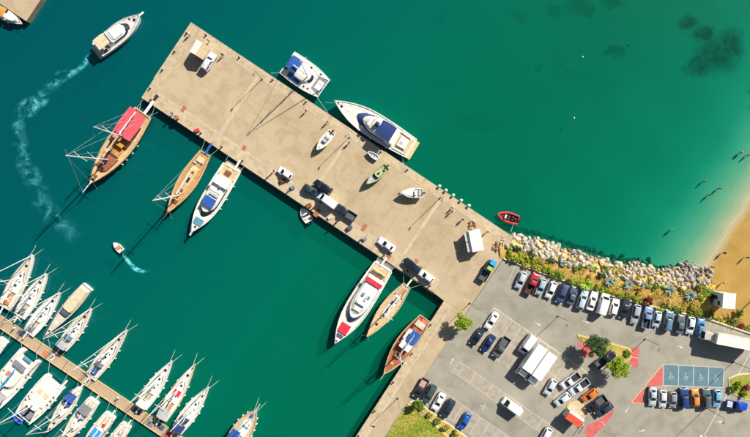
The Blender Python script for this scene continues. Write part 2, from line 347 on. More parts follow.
# embankment row bay lines
WX = [p[0] for p in land_edge]; WY = [p[1] for p in land_edge]
def wall_y(x): return float(np.interp(x, WX, WY))
for k in range(21):
    x = 515.5 + 9.75 * k; y = wall_y(x); t = min(1, k / 18); d = np.array((-0.40 + 0.26 * t, 0.93))
    line((x, y + 1.5), (x + d[0] * 19, y + 1.5 + d[1] * 19), 0.45)
# disabled bays, red hatching, arrows
bl = np.array([(663.7, 364.4), (723.8, 367.7), (723.2, 387.7), (663.3, 385.5)])
for k in range(4):
    f0, f1 = k / 4 + 0.004, (k + 1) / 4 - 0.004
    a, b = bl[0] + (bl[1] - bl[0]) * f0, bl[0] + (bl[1] - bl[0]) * f1; c, d = bl[3] + (bl[2] - bl[3]) * f1, bl[3] + (bl[2] - bl[3]) * f0
    paint([tuple(a), tuple(b), tuple(c), tuple(d)], M_PBLUE, 'disabled_bay')
    ctr = (a + b + c + d) / 4 + np.array((0.3, 0.6))
    # wheelchair symbol: head, back, seat, leg, wheel ring
    bm_ = MB()
    def flat(pts): bm_.add([(*P(ctr[0] + x * 1.15, ctr[1] + y * 1.15, GZ)[:2], GZ + 0.018) for x, y in pts], [tuple(range(len(pts)))])
    flat([(-0.7 + 0.55 * math.cos(t), -2.5 - 0.55 * math.sin(t)) for t in np.linspace(0, 5.6, 9)])
    flat([(-1.1, 0.6), (-0.3, 0.6), (-0.3, -1.8), (-1.1, -1.8)]); flat([(-0.3, 0.6), (1.5, 0.6), (1.5, -0.1), (-0.3, -0.1)]); flat([(0.9, 2.2), (2.1, 1.9), (1.5, 0.6), (0.7, 0.6)])
    for q in range(9):
        t0, t1 = 1.6 + q * 0.5, 1.6 + (q + 1) * 0.5
        flat([(-0.1 + 1.8 * math.cos(t0), 1.1 - 1.8 * math.sin(t0)), (-0.1 + 1.8 * math.cos(t1), 1.1 - 1.8 * math.sin(t1)), (-0.1 + 1.25 * math.cos(t1), 1.1 - 1.25 * math.sin(t1)), (-0.1 + 1.25 * math.cos(t0), 1.1 - 1.25 * math.sin(t0))])
    bm_.build('wheelchair_symbol', mat('faded_symbol_paint', srgb(166, 180, 182), 0.8, var=.2, scale=3), lot)
for k in range(5):
    f = k / 4; line(bl[0] + (bl[1] - bl[0]) * f, bl[3] + (bl[2] - bl[3]) * f, 0.6, dz=0.004)
line(bl[0], bl[1], 0.6, dz=0.007); line(bl[3], bl[2], 0.6, dz=0.007)
for k in range(9): line((644.5 + 10.6 * k, 386.5 + k * 0.25), (643.5 + 10.6 * k, 405.5 + k * 0.2), 0.45)
paint([(662.6, 366), (662.4, 385.5), (645.5, 386.2)], M_PRED, 'red_hatching'); paint([(645.2, 386.4), (643.5, 403.3), (632.5, 402.2)], M_PRED, 'red_hatching')
line((662.8, 364.5), (631.5, 402.5), 0.8, M_PYEL); line((631.5, 402.5), (644, 403.8), 0.7, M_PYEL)
paint([(631.4, 347.2), (639.5, 348.7), (637.5, 367.3), (630, 366.3)], M_PRED, 'red_hatching'); line((631.2, 357), (638.6, 358.2), 0.5)
paint([(577, 342), (590, 346), (596, 358), (583, 357)], M_PRED, 'red_hatching')
paint([(614.5, 409), (612, 416), (603, 427), (590, 440), (584, 433), (588, 425), (598, 421)], M_PRED, 'red_hatching'); line((600.5, 421), (605, 425.5), 0.5)
line((752, 350), (703, 438), 0.8); line((700, 436), (706, 438), 3.0)
def arrow(x, y, dx, dy, s_=1.0):
    d = np.array((dx, dy), float); d /= np.linalg.norm(d); n_ = np.array((-d[1], d[0])); c = np.array((x, y))
    q = lambda a, b: tuple(c + d * a * s_ + n_ * b * s_)
    paint([q(-3.5, -0.35), q(0.5, -0.35), q(0.5, -1.3), q(3.8, 0), q(0.5, 1.3), q(0.5, 0.35), q(-3.5, 0.35)], M_PWHITE, 'direction_arrow', 0.004)
for a in [(680, 347, 1, 0.2), (627, 410, -0.5, 0.8), (642, 431, 1, -0.35), (719, 422, 1, 0), (538, 324, 0.8, 0.5), (452, 361, 0.45, -0.9), (586, 322, 1, 0.3), (483.5, 407, 0.9, 0.5), (484, 407, -0.4, 0.9)]: arrow(*a)
for (x, y, dx, dy, l) in [(655, 330, -0.8, 0.45, 40), (560, 318, -0.7, 0.5, 32), (640, 345, -0.75, 0.65, 12), (600, 430, 0.8, 0.3, 20)]:
    line((x, y), (x + dx * l, y + dy * l), 0.35, mat('tar_seal', srgb(110, 104, 98), 0.8), 'tar_seam', 0.002)
# ---- kerbed islands and verge
def island(name, pts, m_top, m_kerb, h=0.13, kw=0.28, parent=None):
    poly = ppoly(pts, GZ)
    if area(poly) < 0: poly = poly[::-1]
    k = MB().prism(poly, GZ - 0.05, GZ + h, 0.03).build(name, m_kerb, parent)
    ins = inset(poly, kw); MB().rings([[(x, y, GZ + h - 0.1) for x, y in ins], [(x, y, GZ + h + 0.05) for x, y in ins]]).build('planting_soil', m_top, k)
    return tag(k, kind='structure')
island('traffic_island', [(577, 334.5), (600, 340), (629, 347.8), (632, 352), (630.5, 359), (621, 365), (610, 361), (594, 350), (578, 338)], M_LAWN, M_KERBY)
island('traffic_island', [(728, 378), (738, 374), (765, 371), (800, 380), (800, 408), (765, 402), (742, 399), (729, 392)], M_LAWN, M_KERB)
gar = island('verge', [(409, 402), (414.5, 399.5), (460, 431.5), (500, 461), (490, 475), (455, 440), (438, 424)], M_EARTH, M_KERB)
lawn = MB().prism(ppoly([(407, 404), (384, 439), (345, 500), (470, 500), (452, 443), (434, 424.5), (420, 411)], GZ), GZ - 0.05, GZ + 0.07, 0.03).build('lawn', M_LAWN); tag(lawn, kind='structure')
pth = MB().prism(ppoly([(408.5, 402.8), (438, 424.6), (455, 441), (480, 478), (472, 478), (452, 442.6), (434, 424.8), (419.5, 410.5), (407.2, 404)], GZ), GZ - 0.05, GZ + 0.05).build('footpath', M_KERBY); tag(pth, kind='structure')
# low wall along the embankment
wb = MB()
for i in range(len(land_edge) - 1):
    a, b = np.array(land_edge[i], float), np.array(land_edge[i + 1], float); d = (b - a) / np.linalg.norm(b - a); n_ = np.array((d[1], -d[0])) * 1.3
    wb.prism(ppoly([tuple(a), tuple(b), tuple(b + n_), tuple(a + n_)], GZ), GZ - 0.4, GZ + 0.35 + 0.01 * (i % 2), 0.02)
tag(wb.build('retaining_wall', M_KERB), 'low pale concrete wall between car park and planted embankment', 'wall')
# ---- embankment
ROCK_U = [(500, 233), (513, 236), (540, 240), (565, 249), (591, 255), (616, 264), (640, 264), (660, 270), (686, 265), (706, 268), (716, 274)]
ROCK_L = [(500, 243), (508, 245), (540, 256), (565, 263), (586, 267), (603, 274), (640, 282), (680, 289), (708, 283), (716, 280)]
fu = lambda x: float(np.interp(x, *zip(*ROCK_U))); fl = lambda x: float(np.interp(x, *zip(*ROCK_L)))
xs = np.arange(500, 719, 2.0); rows = 15; V = []; F = []
for i, x in enumerate(xs):
    yw, yr, yu = wall_y(x) + 0.2, fl(x), fu(x)
    for j in range(rows):
        t = j / (rows - 1)
        if t < 0.55: q = t / 0.55; y = yw + (yr - yw) * q; z = 1.62 + 0.45 * math.sin(q * math.pi) * min(1, (yw - yr) / 25) - 0.02 * q
        elif t < 0.8: q = (t - 0.55) / 0.25; y = yr + (yu - yr) * q; z = 1.6 - 1.75 * q
        else: q = (t - 0.8) / 0.2; y = yu - 12 * q; z = -0.15 - 2.8 * q
        z -= max(0, x - 703) * .10
        z += 0.09 * math.sin(x * 1.7 + j * 2.1) * math.sin(x * 0.6 - j) * (0 < j)
        V.append((*P(x, y, max(z, 0))[:2], z))
for i in range(len(xs) - 1):
    for j in range(rows - 1):
        a = i * rows + j; F.append((a, a + rows, a + rows + 1, a + 1))
M_BANK = M_EARTH.copy(); M_BANK.name = 'bank_earth_with_weed'; nt_ = M_BANK.node_tree; pb = nt_.nodes['Principled BSDF']; old_ = pb.inputs['Base Color'].links[0].from_socket
gz_ = nt_.nodes.new('ShaderNodeNewGeometry'); sz_ = nt_.nodes.new('ShaderNodeSeparateXYZ'); nt_.links.new(gz_.outputs['Position'], sz_.inputs[0]); mz_ = nt_.nodes.new('ShaderNodeMapRange'); mz_.inputs[1].default_value = 0.35; mz_.inputs[2].default_value = -0.15; nt_.links.new(sz_.outputs[2], mz_.inputs[0])
wn_ = nt_.nodes.new('ShaderNodeTexNoise'); wn_.inputs['Scale'].default_value = 0.9; wn_.inputs['Detail'].default_value = 6; nt_.links.new(gz_.outputs['Position'], wn_.inputs['Vector']); wr_ = nt_.nodes.new('ShaderNodeValToRGB'); wr_.color_ramp.elements[0].position = .35; wr_.color_ramp.elements[0].color = (.02, .04, .018, 1); wr_.color_ramp.elements[1].position = .7; wr_.color_ramp.elements[1].color = (.16, .14, .06, 1); nt_.links.new(wn_.outputs['Fac'], wr_.inputs[0])
mm_ = nt_.nodes.new('ShaderNodeMix'); mm_.data_type = 'RGBA'; nt_.links.new(mz_.outputs[0], mm_.inputs[0]); nt_.links.new(old_, mm_.inputs[6]); nt_.links.new(wr_.outputs[0], mm_.inputs[7]); nt_.links.new(mm_.outputs[2], pb.inputs['Base Color'])
eb = MB().add(V, F).build('embankment', M_BANK, smooth=True); tag(eb, kind='structure')
def emb_z(px, py):
    sb_ = float(seabed_z(np.array([px]), np.array([py]))[0]) if px > 700 else 0
    if px > 716: return sb_
    yw, yr, yu = wall_y(px), fl(px), fu(px); drop = max(0, px - 703) * .10
    if py >= yr: q = (yw - py) / max(1, yw - yr); z = 1.6 + 0.45 * math.sin(max(0, min(1, q)) * math.pi) * min(1, (yw - yr) / 25)
    else: z = 1.6 - 1.75 * min(1.6, (yr - py) / (yr - yu))
    return max(z - drop, sb_) if px > 700 else z
# ---- rocks
M_ROCKS = [mat('boulder_stone_%d' % i, srgb(*c), 0.92, var=0.22, scale=1.8, bump=0.6) for i, c in enumerate([(192, 184, 170), (172, 164, 154), (206, 192, 166), (196, 174, 140), (146, 140, 132)])]
M_ROCKW = mat('weedy_boulder', srgb(66, 70, 40), 0.8, var=0.4, scale=2.0, bump=0.5)
rock_me = []
for i in range(10):
    bm = bmesh.new(); bmesh.ops.create_icosphere(bm, subdivisions=2, radius=1.0)
    planes = [(Vector((rnd.gauss(0, 1), rnd.gauss(0, 1), rnd.gauss(0, 1))).normalized(), rnd.uniform(0.55, 0.85)) for _ in range(11)]
    for v in bm.verts:
        for n_, d in planes:
            e = v.co.dot(n_) - d
            if e > 0: v.co -= n_ * e
    bmesh.ops.dissolve_limit(bm, angle_limit=0.12, verts=bm.verts, edges=bm.edges)
    r = bpy.data.meshes.new('rock'); bm.to_mesh(r); bm.free(); rock_me.append(r)
rv = thing('rock_revetment', 'sloping bank of pale boulders between the sea and the planted strip', 'rock bank', P(600, 262, 0))
rock_var = {}
def rock(px, py, z, s_, m):
    k = (rnd.randrange(10), m.name)
    if k not in rock_var: d = rock_me[k[0]].copy(); d.materials.append(m); rock_var[k] = d
    o = link('rock', rock_var[k], rv); o.location = P(px, py, max(z, 0)) - rv.location; o.location.z = z
    o.rotation_euler = (rnd.uniform(0, 6.3), rnd.uniform(0, 6.3), rnd.uniform(0, 6.3)); o.scale = (s_ * rnd.uniform(0.85, 1.4), s_ * rnd.uniform(0.8, 1.1), s_ * rnd.uniform(0.7, 1.0))
pts = []; tries = 0
while len(pts) < 290 and tries < 30000:
    tries += 1; x = rnd.uniform(507, 712); y = rnd.uniform(230, 292)
    yu, yl = fu(x) - 1.0, fl(x) + 1.5
    if x < 513 and y < 240: continue
    if not (yu <= y <= yl): continue
    rr = rnd.choice([1.5, 1.9, 2.3, 2.8, 3.3] if tries < 4000 else [1.2, 1.5, 1.9]) * (0.85 if x > 640 else 1.0)
    if any((x - a) ** 2 + (y - b) ** 2 < (0.62 * (rr + c)) ** 2 for a, b, c in pts): continue
    pts.append((x, y, rr))
for x, y, rr in pts:
    rock(x, y, emb_z(x, y) + 0.12, rr * S * 1.25, rnd.choice([M_ROCKS[4], M_ROCKS[4], M_ROCKS[1]] if x > 683 else M_ROCKS[:5] if x > 560 else M_ROCKS[:3] + [M_ROCKS[0]]))
for k in range(95):   # weed-covered stones in the shallow water at the toe
    x = rnd.uniform(512, 700); y = fu(x) - rnd.uniform(0.5, 9) ; rock(x, y, -0.25 - (fu(x) - y) * 0.11, rnd.uniform(0.9, 2.6) * S, M_ROCKW)

# ------------------------------------------------------------------ vehicles
M_GLASS = mat('car_glass', (0.012, 0.02, 0.026), 0.08, var=0.1, scale=1)
M_TYRE = mat('tyre_rubber', (0.02, 0.02, 0.022), 0.85); M_RIM = mat('alloy_rim', (0.5, 0.5, 0.52), 0.35, 0.8)
M_TRIM = mat('black_trim', (0.025, 0.025, 0.028), 0.6); M_LAMP = mat('lamp_glass', (0.75, 0.77, 0.78), 0.15); M_TAIL = mat('tail_lamp_red', (0.35, 0.02, 0.02), 0.25)
M_BASE = mat('paint_base', (0.5, 0.5, 0.5), 0.3, coat=0.5)
PAINT = {}
def car_paint(c):
    if c not in PAINT: PAINT[c] = mat('car_paint_' + c, srgb(*rgb(c)), 0.32, 0.0, var=0.10, scale=0.8, coat=0.6)
    return PAINT[c]
def wheels(root, L, W, xs_, r=0.32, y_in=0.12):
    for x in xs_:
        for sy in (-1, 1):
            y = sy * (W / 2 - y_in)
            w = MB().cyl((x, y, r), r, 0.22, 14, 'y').build('wheel', M_TYRE, root)
            MB().cyl((x, y + sy * 0.112, r), r * 0.62, 0.015, 12, 'y').build('rim', M_RIM, w)
def body_loft(st, W, zb, zc=0.0):
    """st: list of (x, top z, width factor); rounded sections"""
    rings = []
    for x, zt, wf in st:
        w = W / 2 * wf
        half = [(w * 0.90, zb), (w, zb + 0.16), (w, zb + (zt - zb) * 0.62), (w * 0.96, zt - 0.05), (w * 0.86, zt), (w * 0.4, zt + zc)]
        rings.append([(x, y, z) for y, z in half] + [(x, -y, z) for y, z in reversed(half)])
    return MB().rings([r[::-1] for r in rings])
def rect8(x0, x1, w, c): return [(x1, w - c), (x1 - c, w), (x0 + c, w), (x0, w - c), (x0, -w + c), (x0 + c, -w), (x1 - c, -w), (x1, -w + c)]
def cabin(root, xb, xt, wb_, wt, z0, z1, split=0.5, glass=(1, 1, 1)):
    """painted frustum with glass panes set a little proud on each face"""
    b0, t0 = rect8(xb[0], xb[1], wb_, 0.12), rect8(xt[0], xt[1], wt, 0.16)
    rb = [(x, y, z0) for x, y in b0]; rt = [(x, y, z1 - 0.04) for x, y in t0]; rc = [(x * 1.0 + (0.07 if x < (xt[0] + xt[1]) / 2 else -0.07), y * 0.93, z1) for x, y in t0]
    MB().rings([rb, rt, rc]).build('cabin', M_BASE, root, smooth=True)
    def pane(name, i, j, f0, f1, s0, s1, off):
        A, B, C, D = Vector(rb[i]), Vector(rb[j]), Vector(rt[j]), Vector(rt[i])
        q = lambda s_, t: (A + (B - A) * s_) * (1 - t) + (D + (C - D) * s_) * t
        v = [q(s0, f0), q(s1, f0), q(s1, f1), q(s0, f1)]; n_ = (v[1] - v[0]).cross(v[3] - v[0]).normalized()
        ctr = Vector(((xb[0] + xb[1]) / 2, 0, z0)); n_ = n_ if n_.dot(v[0] - ctr) > 0 else -n_
        o = [p + n_ * off for p in v]; k = [p - n_ * 0.01 for p in v]
        MB().rings([k, o]).build(name, M_GLASS, root)
    if glass[0]: pane('windscreen', 7, 0, 0.06, 0.97, 0.02, 0.98, 0.015)
    if glass[1]: pane('rear_window', 3, 4, 0.15, 0.93, 0.05, 0.95, 0.015)
    if glass[2]:
        for i, j in ((1, 2), (5, 6)):
            for s0, s1 in ((0.03, split - 0.02), (split + 0.02, 0.97)): pane('side_window', i, j, 0.14, 0.92, s0, s1, 0.012)
def lamps(root, L, W, zf=0.62, zr=0.75):
    for sy in (-1, 1):
        MB().box((L / 2 - 0.10, sy * W * 0.36, zf), (0.20, 0.32, 0.12)).build('headlight', M_LAMP, root)
        MB().box((-L / 2 + 0.06, sy * W * 0.38, zr), (0.12, 0.24, 0.18)).build('tail_light', M_TAIL, root)
def mirrors(root, x, W, z=0.98):
    for sy in (-1, 1): MB().box((x, sy * (W / 2 + 0.07), z), (0.12, 0.2, 0.13), top=0.8).build('mirror', M_BASE, root)
def new_proto(name): return thing(name, None, None, (0, 0, -50))
def make_hatch(L=4.1, W=1.76, HT=1.48):
    t = new_proto('parked_car'); h = L / 2
    body_loft([(-h, 0.80, .80), (-h + .08, .88, .90), (-h + .35, .93, .985), (-.6, .95, 1), (.5, .95, 1), (.85, .93, 1), (h - .55, .84, .97), (h - .22, .76, .90), (h - .04, .62, .78), (h, .5, .70)], W, 0.24, 0.03).build('body', M_BASE, t, smooth=True)
    cabin(t, (-h + .10, 1.02), (-h + .55, .22), W * .44, W * .355, .91, HT); wheels(t, L, W, (-h + .72, h - .80)); lamps(t, L, W); mirrors(t, .72, W)
    MB().box((-h + .02, 0, .42), (.12, W * .84, .2)).build('rear_bumper', M_TRIM, t); return t
def make_sedan(L=4.55, W=1.79, HT=1.44):
    t = new_proto('parked_car'); h = L / 2
    body_loft([(-h, .74, .78), (-h + .1, .88, .90), (-h + .5, .95, .985), (-.7, .95, 1), (.5, .95, 1), (.85, .93, 1), (h - .6, .83, .97), (h - .22, .75, .90), (h - .04, .62, .78), (h, .5, .70)], W, .24, .03).build('body', M_BASE, t, smooth=True)
    cabin(t, (-h + .62, .98), (-h + 1.25, .15), W * .44, W * .345, .92, HT); wheels(t, L, W, (-h + .85, h - .82)); lamps(t, L, W); mirrors(t, .68, W)
    MB().box((-h + .02, 0, .42), (.12, W * .84, .2)).build('rear_bumper', M_TRIM, t); return t
def make_suv(L=4.65, W=1.9, HT=1.74):
    t = new_proto('parked_suv'); h = L / 2
    body_loft([(-h, .95, .84), (-h + .08, 1.05, .92), (-h + .3, 1.1, .985), (-.6, 1.1, 1), (.6, 1.1, 1), (.95, 1.07, 1), (h - .5, 1.0, .98), (h - .2, .93, .92), (h - .03, .75, .82), (h, .6, .76)], W, .3, .02).build('body', M_BASE, t, smooth=True)
    cabin(t, (-h + .05, 1.05), (-h + .30, .42), W * .455, W * .385, 1.07, HT); wheels(t, L, W, (-h + .85, h - .88), .37); lamps(t, L, W, .8, .95); mirrors(t, .82, W, 1.15)
    rb_ = MB(); [rb_.box((-.55, sy * W * .34, HT + .03), (1.9, .05, .05)) for sy in (-1, 1)]; rb_.build('roof_rail', M_TRIM, t)
    MB().box((-h + .02, 0, .5), (.14, W * .86, .22)).build('rear_bumper', M_TRIM, t); return t
def make_van(L=5.0, W=1.98, HT=2.25):
    t = new_proto('parked_van'); h = L / 2
    body_loft([(-h, 1.1, .93), (-h + .1, 1.2, .985), (-.6, 1.22, 1), (.9, 1.22, 1), (h - .75, 1.16, .99), (h - .3, 1.02, .95), (h - .06, .8, .86), (h, .6, .78)], W, .28, .02).build('body', M_BASE, t, smooth=True)
    cabin(t, (-h + .02, h - .62), (-h + .10, h - 1.35), W * .48, W * .43, 1.18, HT, split=0.32, glass=(1, 1, 0))
    for sy in (-1, 1):
        MB().box((h - 1.32, sy * W * .462, 1.55), (.62, .05, .48)).build('side_window', M_GLASS, t)
    wheels(t, L, W, (-h + .95, h - .95), .34); lamps(t, L, W, .82, 1.1); mirrors(t, h - 1.0, W, 1.3)
    MB().box((-h + .02, 0, .45), (.12, W * .86, .2)).build('rear_bumper', M_TRIM, t); return t
def make_pickup(L=5.2, W=1.86, HT=1.76, bed=None):
    t = new_proto('parked_pickup'); h = L / 2; bm_ = bed or M_TRIM
    body_loft([(-.30, 1.05, .97), (-.25, 1.08, .99), (.5, 1.08, 1), (1.0, 1.06, 1), (h - .5, 1.0, .98), (h - .2, .92, .92), (h - .03, .75, .82), (h, .6, .76)], W, .32, .02).build('body', M_BASE, t, smooth=True)
    cabin(t, (-.42, 1.32), (-.28, .72), W * .455, W * .38, 1.05, HT)
    MB().box((-h / 2 - .17, 0, .62), (h - .36, W * .9, .12)).build('cargo_floor', bm_, t)
    for sy in (-1, 1): MB().box((-h / 2 - .17, sy * W * .47, .85), (h - .36, .10, .52)).build('bed_side', M_BASE, t)
    MB().box((-h + .04, 0, .85), (.08, W * .94, .52)).build('tailgate', M_BASE, t)
    wheels(t, L, W, (-h + 1.0, h - .9), .37); lamps(t, L, W, .8, .85); mirrors(t, 1.0, W, 1.15); return t
def make_truck(Lb=6.9, W=2.5, HT=3.5, Lc=1.9):
    t = new_proto('box_truck'); h = (Lb + Lc) / 2
    r = inset([(-h, -W / 2), (h - Lc - .15, -W / 2), (h - Lc - .15, W / 2), (-h, W / 2)], 0)
    MB().prism(r, .95, HT, .05).build('cargo_box', M_BASE, t)
    rl = MB(); [rl.box((-h + (Lb - .15) / 2, sy * (W / 2 - .04), HT + .015), (Lb - .25, .06, .05)) for sy in (-1, 1)]; [rl.box((-h + .5 + k * 1.15, 0, HT + .008), (.05, W - .2, .03)) for k in range(int(Lb / 1.15))]; rl.build('roof_rib', M_BASE, t)
    MB().box((-h + .03, 0, 2.2), (.08, W * .9, 2.2)).build('rear_door', M_BASE, t)
    MB().box((-.3, 0, .75), (2 * h - .8, .9, .3)).build('chassis', M_TRIM, t)
    body_loft([(h - Lc, 1.35, .94), (h - Lc + .1, 1.4, .96), (h - .35, 1.4, .96), (h - .08, 1.3, .92), (h, 1.0, .86)], 2.3, .45, .02).build('cab', M_BASE, t, smooth=True)
    cabin(t, (h - Lc + .05, h - .06), (h - Lc + .12, h - .45), 1.08, .98, 1.36, 2.35)
    MB().rings([[(h - Lc + .15, -.9, 2.36), (h - .6, -.9, 2.36), (h - .6, .9, 2.36), (h - Lc + .15, .9, 2.36)], [(h - Lc + .15, -.8, 3.0), (h - Lc + .3, -.8, 3.0), (h - Lc + .3, .8, 3.0), (h - Lc + .15, .8, 3.0)]]).build('wind_deflector', M_BASE, t)
    wheels(t, 2 * h, W, (-h + 1.5, h - 1.1), .45, .16); lamps(t, 2 * h, 2.2, .8, .95); mirrors(t, h - .35, 2.45, 1.8); return t
PROTO = {}
def proto(kind):
    if kind not in PROTO:
        PROTO[kind] = {'hatch': make_hatch, 'sedan': make_sedan, 'suv': make_suv, 'van': make_van, 'pickup': make_pickup, 'truck': make_truck,
                       'semi': lambda: make_truck(10.2, 2.55, 3.9, 2.2), 'small': lambda: make_hatch(3.75, 1.68, 1.5), 'bigpickup': lambda: make_pickup(5.5, 1.95, 1.8, mat('pickup_bed_cover', srgb(84, 84, 88), 0.7)),
                       'pinkpickup': lambda: make_pickup(5.0, 1.85, 1.74, mat('rusty_bed', srgb(190, 150, 138), 0.8)), 'estate': lambda: make_hatch(4.7, 1.82, 1.46)}[kind]()
    return PROTO[kind]
CATS = {'hatch': 'car', 'sedan': 'car', 'small': 'car', 'estate': 'car', 'suv': 'car', 'van': 'van', 'pickup': 'pickup', 'bigpickup': 'pickup', 'pinkpickup': 'pickup', 'truck': 'truck', 'semi': 'truck'}
def car(kind, px, py, dx, dy, color, label, group, hz=0.8):
    src = proto(kind); c = copy_tree(src, None, car_paint(color)); p = P(px, py, GZ + hz)
    c.location = (p.x, p.y, GZ + 0.002); c.rotation_euler = (0, 0, pang(dx, dy)); tag(c, label, CATS[kind], group); return c
gA = 'cars nose-out along the embankment wall'
ordn = ['first', 'second', 'third', 'fourth', 'fifth', 'sixth', 'seventh', 'eighth', 'ninth', 'tenth', 'eleventh', 'twelfth', 'thirteenth', 'fourteenth', 'fifteenth', 'sixteenth', 'seventeenth', 'eighteenth']
rowA = [('hatch', 521, 280.3, 'c2c6cc', 'silver hatchback', 1), ('pickup', 532.3, 283.6, 'b02a34', 'red pickup with dark bed', -1), ('hatch', 541, 287, '9db4c0', 'pale blue-grey hatchback', 1), ('hatch', 551.2, 290.2, 'eceae6', 'white hatchback', 1),
        ('suv', 562, 293.5, '3a5078', 'dark blue sport utility car', 1), ('sedan', 572.5, 295.6, '4a5a70', 'slate blue saloon', -1), ('estate', 582.6, 300, 'b4c4d2', 'long pale blue-grey estate car', -1), ('sedan', 592.4, 301.2, 'e8e6e2', 'white saloon', -1),
        ('van', 602.8, 304.0, 'eef0ee', 'white panel van', -1), ('hatch', 614.6, 307.4, 'f0ece6', 'white hatchback', -1), ('sedan', 624.7, 309.2, '24303c', 'black saloon', 1), ('estate', 635.8, 314.4, 'a4a8ae', 'silver grey estate car', 1),
        ('pickup', 647, 317.5, '7c96bc', 'blue-grey pickup with dark open bed', -1), ('small', 657, 319.2, 'c4ccd4', 'silver compact car', 1), ('suv', 668.3, 320.8, '5c7c94', 'steel blue sport utility car', -1), ('sedan', 680.6, 324.2, '566468', 'dark grey-green saloon', -1),
        ('hatch', 690.6, 325.6, 'd4d8de', 'pale silver hatchback', 1), ('hatch', 700.7, 327.4, '4a86b8', 'bright blue hatchback', -1)]
for i, (k, x, y, c, lb, s_) in enumerate(rowA):
    t = i / 17; d = np.array((-0.40 + 0.28 * t, 0.92)) * s_
    car(k, x, y, d[0] * rnd.uniform(.9, 1.1), d[1], c, lb + ', ' + ordn[i] + ' from the pier in the row along embankment wall', gA)
gB = 'cars parked behind the blue disabled bays'
for k, x, y, c, lb, s_ in [('sedan', 652.8, 396.6, 'b8c0c0', 'silver saloon beside the red hatched triangle, behind the blue bays', 1), ('hatch', 662.8, 399, 'd0d2da', 'pale silver hatchback behind the blue bays, second from the red triangle', 1), ('small', 673, 400, '8a8e92', 'small grey car with dark windows behind the blue bays', 1),
                         ('suv', 684, 397.8, '24407c', 'large navy blue car between grey car and orange car', -1), ('hatch', 695.5, 398.2, 'e0843c', 'orange hatchback parked behind the blue disabled bays', -1), ('suv', 706.5, 398.2, '4c6468', 'dark grey-green car between orange and light blue cars', -1), ('hatch', 717.3, 398.6, '7cb0cc', 'light blue hatchback at the end of row beside kerbed island', 1)]:
    car(k, x, y, -0.03, s_, c, lb, gB)
car('pickup', 737, 405.4, 1, 0.16, '1846b4', 'bright blue pickup with light load in its bed beside kerbed island', 'cars in the car park')
gC = 'cars in the car park'
for a in [('van', 528.6, 345.2, -0.57, 0.82, 'f0eeec', 'white panel van beside two big white box trucks', 2.0), ('truck', 532.0, 362.5, -0.57, 0.82, 'f4f0ec', 'white box truck next to the white panel van', 3.2), ('truck', 541.8, 369.8, -0.57, 0.82, 'f4f2ee', 'white box truck on the outer side of its twin, away from van', 3.2),
          ('semi', 733, 341.5, -0.98, -0.19, 'ece4d4', 'long cream lorry with box body beside the planted strip and hut', 3.6),
          ('van', 512.8, 407.6, -0.82, -0.572, 'f2f0ec', 'white van alone across the middle bays', 2.0),
          ('hatch', 550.5, 387.4, -0.5, 0.87, 'd6dae0', 'silver hatchback parked below the two box trucks', .8), ('pickup', 570.5, 380.9, -0.80, 0.57, 'e6e6e6', 'white pickup beside the large tree shadow', .9), ('pickup', 579.4, 387, -0.80, 0.57, 'dfe4ea', 'pale silver pickup between white pickup and orange car', .9),
          ('hatch', 562.5, 399.6, -0.78, 0.6, 'ccd6dc', 'silver hatchback beside the round paved kiosk plot', .8), ('hatch', 590, 395.5, -0.80, 0.57, 'e07428', 'orange car between silver pickup and black pickup', .8), ('bigpickup', 596.2, 404.4, -0.80, 0.57, '282c34', 'black pickup with grey bed cover beside orange car', .9), ('estate', 604.2, 410.2, -0.80, 0.57, '343a48', 'dark estate car at the edge of curved red hatching', .8),
          ('hatch', 545.6, 436, -0.5, 0.87, 'e4e6ea', 'white hatchback below the kiosk shadow', .8), ('bigpickup', 605.5, 359.5, 0.80, -0.57, '22262e', 'black pickup between the two round island trees', .9),
          ('sedan', 491.8, 320.8, -0.54, 0.84, 'f0eee8', 'white saloon in the corner bay near the quayside tree', .8), ('sedan', 477, 337.2, -0.56, 0.83, '1e2a36', 'black saloon in the bay row near the quayside tree', .8), ('sedan', 488.2, 343.6, -0.56, 0.83, '1e3060', 'navy blue saloon between black saloon and grey pickup', .8), ('bigpickup', 501.3, 347.6, -0.56, 0.83, '5c5e64', 'large grey pickup with covered bed beside navy saloon', .9),
          ('pinkpickup', 420.8, 388.3, -0.5, 0.86, '2c3440', 'dark pickup with rusty pink bed beside the quay', .9), ('suv', 429.4, 394, -0.5, 0.86, '3e5254', 'dark green-grey car between pickup and white saloon by verge', .8), ('sedan', 438.6, 401.8, -0.5, 0.86, 'f2f2f0', 'white saloon parked against the planted verge', .8), ('suv', 447.8, 408.8, -0.5, 0.86, '2c3648', 'dark slate car against planted verge next to empty bay', .8), ('hatch', 464.6, 421.6, -0.5, 0.86, '2058b0', 'bright blue hatchback alone against planted verge', .8),
          ('bigpickup', 487.5, 270.5, 0.53, -0.85, '2c3844', 'dark pickup carrying a blue crate and green tarp', .9)]:
    car(a[0], a[1], a[2], a[3], a[4], a[5], a[6], gC, a[7])
gP = 'vehicles parked on the pier'
